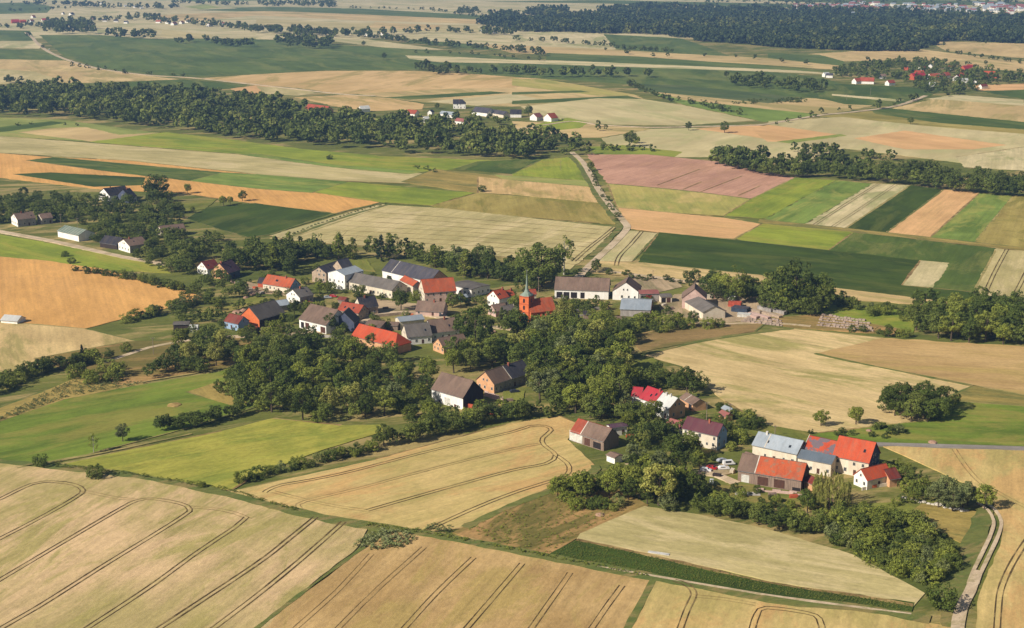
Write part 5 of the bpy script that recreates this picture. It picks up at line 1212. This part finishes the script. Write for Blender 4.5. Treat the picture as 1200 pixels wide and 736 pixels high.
# --- build: the 300 largest trees / bushes in view as things, the rest merged
SIZEW = lambda p: p[3]*FPX/p[2]
def vis(p):
    q = proj((p[1], p[2], p[3]*0.5)); return -25 < q[0] < 1225 and -20 < q[1] < 770
trees = sorted([p for p in PLANTS if PR[p[0]][0] != 'bush' and vis(p)], key=SIZEW, reverse=True)
bushes = sorted([p for p in PLANTS if PR[p[0]][0] == 'bush' and vis(p)], key=SIZEW, reverse=True)
ind = [p for p in trees if p[4][0] == '=']; ind += [p for p in trees if p[4][0] != '='][:300-len(ind)]
bi = [p for p in bushes if p[4][0] == '=']; bi += [p for p in bushes if p[4][0] != '='][:295-len(bi)]
rest = [p for p in PLANTS if p not in set(ind) and p not in set(bi)]
KN = {'dark':'dark green leafy tree','low':'broad dark green tree','mid':'mid green leafy tree','light':'yellow-green leafy tree','grey':'grey-green leafy tree','airy':'slim open-crowned tree',
      'poplar':'narrow upright poplar','conifer':'dark pointed conifer','willow':'weeping willow','bush':'rounded green bush','bushdark':'rounded dark green bush','bushgrey':'grey-green bush'}
med = {}; REGX = {}
for p in ind+bi:
    REGX.setdefault((p[4], p[0]), []).append(p)
def part_of(p):
    g = REGX[(p[4], p[0])]
    if len(g) < 5: return ''
    xs = sorted(q[1] for q in g); ys = sorted(q[2] for q in g); n_ = len(g)
    a = 'left' if p[1] < xs[n_//3] else ('middle' if p[1] < xs[2*n_//3] else 'right')
    return ', '+('front ' if p[2] < ys[n_//2] else 'back ')+a
for p in ind+bi: med.setdefault((p[4], p[0]), []).append(p[3])
for p in ind+bi:
    kind, x, y, h, ph = p; nm, meshes, trunks = PR[kind]
    me = rnd.choice(meshes)[0]; s_ = h/10.0; rz = rnd.uniform(0, 6.28); sc = (s_*rnd.uniform(0.9, 1.15), s_*rnd.uniform(0.9, 1.15), s_)
    if ph[0] == '=': lab, grp = ph[1:], None
    else:
        m_ = sorted(med[(ph, kind)]); size = '' if len(m_) < 3 else ('taller ' if h >= m_[len(m_)//2] else 'lower ')
        lab = size+KN[kind]+' '+ph
        if len((lab+part_of(p)).split()) <= 16: lab += part_of(p)
        grp = {'bush':'bushes ','poplar_tree':'poplars ','conifer_tree':'conifers '}.get(nm, 'trees ')+ph
    cat = {'bush':'bush'}.get(nm, 'tree')
    if trunks is None:
        o = link('bush', me); o.location = (x, y, 0.2); o.rotation_euler = (0,0,rz); o.scale = sc; tag(o, lab, cat, grp)
    else:
        rt_ = empty(nm, (x, y, 0.2), rz); rt_.scale = sc; tag(rt_, lab, cat, grp)
        link('trunk', rnd.choice(trunks), rt_); link('crown', me, rt_)
def merge(name, plist, mat, coarse=False):
    Vs = []; ts = []
    for (kind, x, y, h, ph) in plist:
        d_ = y < 1250; fam = 'coarse' if coarse else ('nearbush' if kind.startswith('bush') else 'near') if (d_ and kind not in ('poplar','conifer')) else ('bush' if kind.startswith('bush') else ('poplar' if kind in ('poplar','conifer') else 'round'))
        V = rnd.choice(LODS[fam])*(h/10.0); a = rnd.uniform(0, 6.28); c_, s_ = math.cos(a), math.sin(a)
        V = np.stack([V[:,0]*c_-V[:,1]*s_+x, V[:,0]*s_+V[:,1]*c_+y, V[:,2]+0.2], 1)
        t = {'light':0.95,'mid':0.6,'grey':0.6}.get(kind, 0.3)+rnd.uniform(-0.25, 0.25)
        Vs.append(V); ts.append(np.full(len(V)//4, t))
    o = link(name, quads_mesh(name, np.concatenate(Vs), mat, np.concatenate(ts))); tag(o, kind='stuff'); return o
near_rest = [p for p in rest if p[4] == BELT]; oth = [p for p in rest if p[4] != BELT and p[4] != FB]; farr = [p for p in rest if p[4] == FB]
tag(merge('wood_belt', near_rest, LM['far']), 'long belt of woodland crossing the left middle distance', 'woodland')
tag(merge('distant_trees', oth, LM['far']), 'hedges, copses and far tree lines among the fields', 'woodland')
tag(merge('far_tree_lines', farr, LM['far']), 'tree lines and copses on the far plain', 'woodland')
# the forest below the horizon
fr = []
fpoly = [(600,36),(560,30),(590,20),(640,12),(700,15),(760,10),(860,13),(930,14),(1000,15),(1100,19),(1200,24),(1300,28),(1300,56),(1200,52),(1100,50),(1085,52),(1065,60),(1000,58),(960,58),(900,55),(850,54),(800,44),(707,38),(640,36)]
P = [ground(*p) for p in fpoly]; gx = [p.x for p in P]; gy = [p.y for p in P]; gp = [(p.x, p.y) for p in P]
CLR = [(1010,21,40,2.4),(1075,24,16,2),(930,18,30,2.2),(800,15,34,2),(680,17,30,2.6),(620,23,22,3),(1180,31,40,2.2),(740,29,14,2.2),(860,27,16,2)]
stp = 13.0; yy = min(gy)
while yy < max(gy):
    xx = min(gx)
    st = stp*(1+(yy-3000)/2500)
    while xx < max(gx):
        x, y = xx+rnd.uniform(-.45,.45)*st, yy+rnd.uniform(-.45,.45)*st
        q_ = proj((x, y, 0))
        cl = any(((q_[0]-a)/c_)**2+((q_[1]-b)/d_)**2 < 1 for a, b, c_, d_ in CLR)
        w1 = math.sin(x*0.013+math.sin(y*0.006)*2)+math.sin(y*0.0075+1.3*math.sin(x*0.009))
        if inside((x+22*math.sin(y*0.05+x*0.02), y+60*math.sin(x*0.011)+25*math.sin(x*0.037)), gp) and not cl and abs(x/y) < 0.4 and not (w1 > 1.55 and q_[1] < 34): fr.append((pick([('dark',6),('mid',2),('light',0.6)]) if w1 < 0.3 else pick([('dark',2),('mid',4),('light',3)]), x, y, rnd.choice((rnd.uniform(11,15), rnd.uniform(15,21), rnd.uniform(18,24)))*(st/stp)**0.25, FB))
        xx += st
    yy += st
print('forest', len(fr), 'plants', len(PLANTS), 'trees', len(trees), 'bushes', len(bushes), 'ind', len(ind), len(bi))
tag(merge('forest', fr, LM['forest'], coarse=True), 'dense dark forest below the horizon at the upper right', 'forest')

# haze: one closed box of even pale air
hb = MB(); hb.box(-6000, 6000, -250, 12500, -1.0, 202); hm = bpy.data.materials.new('haze'); hm.use_nodes = True; hn = hm.node_tree
for n_ in list(hn.nodes): hn.nodes.remove(n_)
ho = hn.nodes.new('ShaderNodeOutputMaterial'); pv = hn.nodes.new('ShaderNodeVolumePrincipled')
pv.inputs['Color'].default_value = (0.34, 0.58, 1.0, 1); pv.inputs['Density'].default_value = 0.000092; pv.inputs['Anisotropy'].default_value = 0.2
hn.links.new(pv.outputs[0], ho.inputs['Volume'])
hz = hb.build('haze', hm); tag(hz, kind='stuff')

# ---------------------------------------------------------------- small things
def G(px, py, z=0.35): return ground(px, py, z)
PAINT = {'white': surf('white_car_paint', (226,226,226), (218,218,218), rough=0.3, spec=0.6, grain=0.02), 'red': surf('red_car_paint', (170,30,30), (160,28,28), rough=0.3, spec=0.6, grain=0.02),
         'silver': surf('silver_car_paint', (160,164,170), (150,154,160), rough=0.3, spec=0.6, grain=0.02), 'dark': surf('dark_car_paint', (50,54,66), (46,50,60), rough=0.3, spec=0.6, grain=0.02)}
TYRE = surf('tyre_rubber', (34,34,34), (28,28,28))
def car(px, py, rz, paint, label, van=False):
    root = empty('van' if van else 'car', G(px, py), rz); tag(root, label, 'van' if van else 'car')
    H = 1.9 if van else 1.45; L = 2.4 if van else 2.15
    prof = [(-L,0.35),(L,0.35),(L,0.8),(L-0.9 if not van else L-0.5,0.98),(L-1.5 if not van else L-1.1,H),(-L+0.7 if not van else -L+0.1,H),(-L+0.05,1.0)]
    b = MB(); n = len(prof)
    for y, k in ((-0.85, 1.0), (0.85, 1.0)): b.v += [(x, y*(0.82 if z > 1.1 else 1), z) for x, z in prof]
    b.f = [tuple(range(n)), tuple(n+i for i in reversed(range(n)))]+[((i+1) % n, i, n+i, n+(i+1) % n) for i in range(n)]; b.m = [0]*len(b.f)
    b.build('body', PAINT[paint], root)
    w_ = MB(); w_.box(-L+0.8, L-1.7, -0.83, 0.83, 1.02, H-0.12); w_.build('window', M['glass'], root)
    ws = MB(); ws.quad((L-0.93 if not van else L-0.5,-0.7,1.02),(L-0.93 if not van else L-0.5,0.7,1.02),(L-1.42 if not van else L-1.02,0.62,H-0.05),(L-1.42 if not van else L-1.02,-0.62,H-0.05)); ws.build('windscreen', M['glass'], root)
    for x in (-L+0.75, L-0.8):
        for y in (-0.82, 0.66):
            t = MB(); t.tube((x, y, 0.33), (x, y+0.18, 0.33), 0.33, 0.33, 12); t.build('wheel', TYRE, root)
car(848,550,0.15,'white','white car parked in the farmyard left of the plank barn'); car(827,552,-0.3,'white','white car at the shaded left end of the farmyard')
car(834,549.5,-0.6,'red','red car between two white cars in the farmyard'); car(854,544.5,0.2,'white','white van parked nearest the plank barn in the farmyard', True)
car(846,541,0.5,'silver','silver car at the back of the farmyard'); car(834,566,1.4,'white','white car alone on the lawn edge below the farmyard')
car(362,356,0.3,'red','red car in the shade right of the white-gabled grey-roofed house'); car(384,349.5,0.1,'silver','silver car in front of the tall white block')
car(391,348,-0.4,'red','red car right of the silver one before the tall white block'); car(57.5,58,2.4,'white','white car driving on the far road at the upper left')
car(281,333,0.1,'silver','silver car beside the purple-brown roofed house'); car(519,371,0.2,'dark','dark car in the yard before the stone farmhouse')
car(603,460,0.3,'dark','dark car in front of the half slate-roofed house')
def pole(px, py, h, label, lamp=False, arm=True):
    root = empty('utility_pole', G(px, py, 0.2), rnd.uniform(-.6,.6)); tag(root, label, 'pole', None)
    m = MB(); m.tube((0,0,0),(0,0,h),0.17,0.11,8); m.build('pole_shaft', M['polew'], root)
    if arm:
        c = MB(); c.box(-0.9,0.9,-0.06,0.06,h-0.6,h-0.45); c.build('crossarm', M['polew'], root)
        for x in (-0.8,0,0.8):
            i = MB(); i.tube((x,0,h-0.45),(x,0,h-0.15),0.06,0.04,6); i.build('insulator', M['frame'], root)
for a in [(743,483,9,'pole in front of the crimson-roofed house'),(828,492,8,'pole behind the maroon roof'),(180,416,9,'pale pole in the scrub above the left meadow'),(71.5,265,9,'pole at the left end of the green-glass roof'),
          (91,268,8,'pole at the right end of the green-glass roof'),(640.5,333,9,'pole left of the long white barn'),(631,344,10,'pole right behind the church spire'),(657,200,9,'pole in the green meadow left of the farm road'),
          (1020,112,10,'upper pole of two in the far green field'),(992,118,9,'lower pole of two in the far green field'),(542,354,8,'pole in front of the flat grey warehouse'),(908,512,5,'pole behind the pale metal roof'),
          (855,494,8,'pole in the garden right of the maroon-roofed house'),(64,246,8,'pole among the trees left of the white villa'),(345,478,7,'pole in the big grove'),(765,330,7,'pole in the dirt yard behind the white gable')]: pole(*a)
# walls
def wall(name, pts, h, t, mat, label, cat='wall', jag=0.0):
    P = [G(x, y, 0.2) for x, y in pts]; mb = MB()
    for a, b in zip(P[:-1], P[1:]):
        d = (b-a); L = d.length; d.normalize(); nn = Vector((-d.y, d.x, 0))*t/2; k = max(1, int(L/2.2))
        for i in range(k):
            p = a+d*(L*i/k); q = a+d*(L*(i+1)/k); hh = h*(1+rnd.uniform(-jag, jag)); base = len(mb.v)
            for z in (0, hh): mb.v += [tuple(p-nn+Vector((0,0,z))), tuple(q-nn+Vector((0,0,z))), tuple(q+nn+Vector((0,0,z))), tuple(p+nn+Vector((0,0,z)))]
            for f in ((3,2,1,0),(4,5,6,7),(0,1,5,4),(1,2,6,5),(2,3,7,6),(3,0,4,7)): mb.f.append(tuple(base+j for j in f)); mb.m.append(0)
    c = P[0]; mb.v = [(v[0]-c.x, v[1]-c.y, v[2]-c.z) for v in mb.v]
    o = mb.build(name, mat); o.location = c; tag(o, label, cat); return o
wall('courtyard_wall', [(568,464),(589,471),(590,485),(579,487)], 2.3, 0.5, WA['pinkish'], 'ruined brick courtyard wall between the whitewashed barn and the peach-gabled house', jag=0.3)
wall('brick_wall', [(543,478),(566,482),(578,487)], 2.0, 0.4, WA['brick'], 'crumbling brick wall in front of the dark barn gable', jag=0.35)
wall('churchyard_wall', [(666,367),(690,364),(713,362)], 1.6, 0.5, M['concrete'], 'pale churchyard wall running right from the church')
wall('garden_wall', [(303,389),(318,386),(330,384)], 1.5, 0.4, WA['pinkish'], 'low garden wall right of the orange brick barn', jag=0.2)
wall('yard_wall', [(885,576),(905,578),(925,580),(942,583)], 1.3, 0.5, WA['pinkish'], 'broken pinkish wall along the front of the plank barn', jag=0.45)
wall('garden_wall', [(1010,575),(1030,571),(1044,569)], 1.3, 0.3, WA['cream'], 'low wall in front of the low orange-roofed house')
wall('yard_wall', [(440,372),(470,369),(492,369)], 1.6, 0.35, WA['stone'], 'stone wall closing the gravel yard at its front')
wall('garden_wall', [(668,372),(700,369)], 1.0, 0.4, M['concrete'], 'low pale wall above the tiny slate-roofed garden house', jag=0.3)
wall('concrete_fence', [(375,395),(395,397),(410,400)], 1.5, 0.2, M['concrete'], 'grey fence below the round dark tree at the white-fronted barn', cat='fence')
wall('hedge_fence', [(270,330),(285,338)], 1.4, 0.2, WA['wood'], 'plank fence below the purple-brown roofed house', cat='fence')
# stacks of pale stone blocks
stone = surf('pale_stone_blocks', (178,158,142), (142,124,110), scale=0.6, grain=0.2)
def blockrow(p0, p1, rows, label, group, h=1.6):
    a, b = G(*p0), G(*p1); d = b-a; L = d.length; rz = math.atan2(d.y, d.x); mb = MB()
    x = 0
    while x < L-1:
        w_ = rnd.uniform(1.4, 2.4); z = 0
        for k in range(rnd.randint(1, 2)):
            hh = rnd.uniform(0.4, 0.65); mb.box(x+rnd.uniform(0,.2), x+w_-0.12, -0.8+rnd.uniform(-.15,.15), 0.8+rnd.uniform(-.15,.15), z, z+hh); z += hh+0.004
        x += w_+0.05
    o = mb.build('block_stack', stone); o.location = a; o.rotation_euler = (0,0,rz); tag(o, label, 'stone stack', group)
for k, nm in enumerate(('front','second','third','fourth','rearmost')):
    y = 386-k*3.0; blockrow((957+k*1.5, y-4.5), (1024-k*2, y+2.5), 1, nm+' row of pale stone blocks stacked below the long green field', 'rows of pale stone blocks')
for k, nm in enumerate(('front','middle','rear')): blockrow((868+k*3, 377-k*2.6), (918-k, 382-k*2.6), 1, nm+' row of pale blocks along the storage yard edge', 'pale blocks at the storage yard')
# storage yard
def crate_pile(px, py, rz, w_, d_, h, mat, label, name='container', roofm=None):
    root = empty(name, G(px, py), rz); tag(root, label, 'container' if name == 'container' else 'stack')
    b = MB(); b.box(-w_/2, w_/2, -d_/2, d_/2, 0.1, h); b.build('body', mat, root)
    r_ = MB()
    for k in range(int(w_/0.8)): r_.box(-w_/2+k*0.8+0.1, -w_/2+k*0.8+0.3, -d_/2-0.07, -d_/2-0.003, 0.15, h-0.1)
    r_.build('ribs', mat, root); l = MB(); l.box(-w_/2-0.1, w_/2+0.1, -d_/2-0.1, d_/2+0.1, h+0.003, h+0.18); l.build('lid', roofm or mat, root)
crate_pile(861,359,-0.3,7,4,2.6,surf('red_container_paint', (188,86,64)),'orange-red container in the storage yard')
crate_pile(868,365,-0.5,9,6,2.4,surf('dark_blue_panels', (62,74,92)),'dark blue flat shed below the orange-red container', roofm=RO['slate'])
crate_pile(872,371,-0.3,7,4,1.6,M['frame'],'white stack below the dark blue shed in the storage yard','pallet_stack')
crate_pile(857,352.5,0,4,3,2.6,WA['white'],'small white site cabin at the back of the storage yard'); crate_pile(830,350,0,4,3,2.4,WA['cream'],'cream site cabin beside the pinkish gabled barn')
crate_pile(837,349.5,0.3,3,3,2.4,WA['pinkish'],'pinkish cabin right of the cream one behind the low grey barn')
for i, (px, py) in enumerate(((884,366),(890,372),(897,364),(903,370),(880,372),(909,366))):
    crate_pile(px, py, -0.9, 14 if i % 2 else 10, 2.6, 1.2+0.3*(i % 3), [WA['stone'], WA['pinkish'], WA['greyw']][i % 3], ['brown','pinkish','grey'][i % 3]+' long pallet row in the storage yard, '+['uppermost left','lower middle','upper middle','lower right','lower left','uppermost right'][i],'pallet_row')
# boulders, heaps, slab, dirt patch
rock = surf('pale_boulders', (200,192,176), (160,150,134), scale=1.2)
def boulder(px, py, r, label, group, mat=rock, name='boulder', cat='boulder', sq=0.6):
    import bmesh
    bm = bmesh.new(); bmesh.ops.create_icosphere(bm, subdivisions=2, radius=r)
    for v in bm.verts: v.co *= rnd.uniform(0.78, 1.15); v.co.z *= sq
    me = bpy.data.meshes.new(name); bm.to_mesh(me); bm.free(); me.materials.append(mat); o = link(name, me); o.location = G(px, py); tag(o, label, cat, group)
for k in range(16):
    t = k/15; boulder(1058+t*75+rnd.uniform(-1,1), 583+t*17+rnd.uniform(-1,1), rnd.uniform(0.7,1.5), 'pale boulder in the row along the garden edge below the conifers', 'boulders along the garden edge')
heap = surf('rubble_heap', (176,140,116), (140,110,92), scale=1.0, grain=0.3)
for (px, py, r, lb) in ((277,366,2.6,'brick rubble heap behind the small blue-walled house'),(285,364,2.2,'second brick rubble heap left of the orange brick barn'),(296,345,2.2,'junk heap beside the orange-roofed house'),(288,349,1.8,'smaller junk heap left of the orange-roofed house'),
                    (846,365,2.4,'sand heap in the middle of the storage yard'),(1093,519,2,'orange-brown heap beside the asphalt road'),(1018,505,1.4,'pale heap on the meadow behind the bright red roof'),(204,475,3.2,'low tan dirt patch in the left meadow above the hay meadow'),
                    (578,389,1.8,'pale heap right of the brown-roofed row'),(703,604,1.8,'dark mound at the end of the rough grass'),(973,587,2,'orange heap beside the weeping willow')):
    boulder(px, py, r, lb, None, heap if 'hay' not in lb else field_mat((176,146,92),(156,130,80)), 'heap', 'heap', 0.5 if 'hay' not in lb else 0.25)  # tan dirt patch is built as a flattened mound
sl = MB(); sl.box(-4.6,4.6,-1.7,1.7,0,0.25); o = sl.build('concrete_slab', M['concrete']); o.location = G(876,579); o.rotation_euler = (0,0,-0.1); tag(o, 'pale concrete slab lying on the farm lawn', 'slab')
sl = MB(); sl.box(-3.6,3.6,-0.8,0.8,0,0.2); o = sl.build('plastic_sheet', M['frame']); o.location = G(772,648.5,0.5); o.rotation_euler = (0,0,-0.35); tag(o, 'crumpled white sheet on the edge of the dark green strip', 'sheet')
# weeds
def herbs(poly, n, h, mat, name, label):
    V = []; xs = [p[0] for p in poly]; ys = [p[1] for p in poly]
    base = crown_np(777, 5, 4, 4, 7, 14, 0.9, 2.2)
    k = 0
    while k < n:
        x, y = rnd.uniform(min(xs), max(xs)), rnd.uniform(min(ys), max(ys))
        if not inside((x,y), poly): continue
        g = G(x, y, 0.5); s_ = h*rnd.uniform(0.5,1.3)/10; V.append(base*s_+np.array([g.x, g.y, 0.4])); k += 1
    o = link(name, quads_mesh(name, np.concatenate(V), mat)); tag(o, label, 'plants', None, 'stuff')
herbs([(412,640),(430,628),(450,622),(478,624),(488,634),(470,642),(440,645)], 170, 1.5, LM['weed'], 'weed_patch', 'patch of pale flowering weeds where the three front fields meet')
herbs([(498,621),(505,615),(532,617),(528,624)], 40, 1.2, LM['grey'], 'weed_patch', 'small weed patch at the foot of the looped wheat field')
herbs([(545,622),(600,593),(690,560),(750,590),(690,618),(645,648),(600,640)], 420, 0.8, LM['bush'], 'weed_patch', 'tall weeds and seedlings in the rough grass')
herbs([(646,650),(676,633),(760,651),(900,683),(1068,708),(1064,716),(900,695),(702,661)], 2200, 0.5, LM['dark'], 'crop_plants', 'leafy green crop in the dark strip')
herbs([(-10,495),(60,457),(95,442),(175,449),(75,466),(-10,498)], 500, 1.0, LM['grey'], 'weed_patch', 'dry tall grass between hedge and left meadow')
herbs([(960,620),(1040,600),(1080,610),(1120,640),(1128,660),(1095,690),(1020,665)], 700, 1.6, LM['bush'], 'undergrowth', 'undergrowth of the thicket by the dirt track')
for i_, (l_, p_) in enumerate((('grass verge weeds above the front wheat',[(60,543),(150,553),(270,573),(350,597),(350,600),(270,577),(150,556),(60,547)]),('grass verge weeds below the rough grass',[(430,613),(500,622),(640,650),(760,674),(760,677),(640,653),(500,626),(430,617)]))):
    herbs(p_, 260, 0.9, LM['bush'], 'verge_weeds', l_)

mbt = MB()
for k in range(260):
    px, py = rnd.uniform(970, 1230), rnd.gauss(11, 3.0)
    if rnd.random() < 0.25: px, py = rnd.uniform(930, 1010), rnd.gauss(11, 1)
    g = G(px, py+(px-1100)*0.012); w_ = rnd.uniform(8, 22); h_ = rnd.uniform(5, 11); mbt.box(g.x-w_/2, g.x+w_/2, g.y-6, g.y+6, 0, h_)
    b0 = len(mbt.v); mbt.extrude_x([(g.y-7,h_),(g.y,h_+4),(g.y+7,h_)][::-1], g.x-w_/2-.5, g.x+w_/2+.5, mi=1+k % 2)
o = mbt.build('distant_town', [WA['white'], RO['pink'], RO['pale']]); tag(o, 'far town of pale houses in the haze at the top right', 'town', None, 'stuff')
# yard clutter
def woodpile(px, py, rz, label, mat, w_=3.0):
    mb = MB()
    for k in range(5):
        for j in range(3-(k % 2)): mb.box(-w_/2+rnd.uniform(-.2,.2), w_/2+rnd.uniform(-.2,.2), -0.7+j*0.5, -0.3+j*0.5, k*0.22, k*0.22+0.2)
    o = mb.build('woodpile', mat); o.location = G(px, py, 0.5); o.rotation_euler = (0,0,rz); tag(o, label, 'woodpile', 'piles of boards in the farmyards')
for (px, py, rz, lb, mk_) in [(820,556,0.3,'board pile at the left edge of the lower farmyard','wood'),(858,553,1.2,'pale board pile between white van and plank barn','cream'),(840,558,-0.4,'board pile in front of the parked white car','darkwood'),
     (1022,571,0.4,'orange brick pile before the low orange-roofed house','orangebrick'),(930,583,0.1,'brick pile at the front corner of the plank barn','brick'),(905,581,0.2,'board pile before the plank barn doors','wood'),
     (452,362,0.5,'board pile in the gravel yard','wood'),(481,370,0,'red brick pile at the front of the gravel yard','orangebrick'),(512,369,0.7,'board pile beside the dark car','darkwood'),(293,340,0.3,'pale board pile below the purple-brown roof','cream'),
     (299,338,-.3,'brick pile near the orange-roofed house','brick'),(307,344,0.9,'grey board pile before the orange-roofed house','greyw'),(786,362,0.2,'board pile in the paved yard left of the grey barn','wood'),(778,358,0.8,'pale pile in the paved yard behind the metal-roofed hall','cream'),
     (348,390,0.3,'board pile left of the white-fronted barn doors','wood'),(337,386,0.1,'pale plank pile on the lawn left of the white-fronted barn','cream'),(597,470,0.2,'board pile in front of the peach-gabled house','wood'),(552,484,0.5,'brick pile in front of the dark barn gable','brick'),
     (745,540,0.4,'board pile on the lane by the white garage','wood'),(738,512,0,'brick pile right of the white garage','brick'),(815,480,0.4,'board pile behind the low grey-brown outbuilding','wood'),(822,476,0.9,'pale pile at the wheat edge behind the white metal roof','cream')]:
    woodpile(px, py, rz, lb, WA[mk_])
for (A_, B_2, P_, h_, w2, r2, lb) in [((808,468),(817,472),(813,465.5),2.4,'greyw','grey','small grey hut at the wheat edge behind the low outbuilding'),((846,478),(855,482),(850,475.5),2.4,'wood','pale','small hut with pale roof above the maroon roof'),
     ((842,484.5),(851,488),(847,481.5),2.4,'peach','pink','small peach hut right of the maroon roof'),((872,533),(879,535),(875,530),2.6,'cream','brown','small cream annex at the left end of the pale metal roof'),
     ((289,385),(299,386.5),(294,382),2.2,'darkwood','darkred','small dark red hut in front of the orange brick gable'),((455,381),(466,381.5),(460,377.5),2.4,'wood','brown','small brown hut left of the yellow-white gable'),
     ((222,384),(231,384),(227,381),2.2,'white','white','small white shed right of the grey box shed'),((606,357),(613,356),(609,352.5),2.6,'greyw','slate','small slate-roofed hut left of the church tower'),
     ((541,349),(548,348),(544,345),2.4,'greenish','pale','small green hut before the flat warehouse'),((396,351),(404,352),(400,348),2.4,'wood','darkred','small dark red shed before the cream long building'),
     ((684,368),(692,368),(688,364.5),2.4,'wood','dark','small dark hut among the churchyard gardens'),((158,272),(166,273),(162,269),2.6,'darkwood','dark','small dark hut behind the small white roadside house')]:
    house(lb, 'eave', A_, B_2, P_, h=h_, pitch=28, wall=w2, roof=r2, chim=(), win=False, name='hut', cat='shed')
BAD = [(o.name, len(o['label'].split()), o['label']) for o in C.objects if o.get('label') and not (4 <= len(o['label'].replace('-', ' ').split()) <= 16)]
for b_ in BAD: print('BADLABEL', b_)
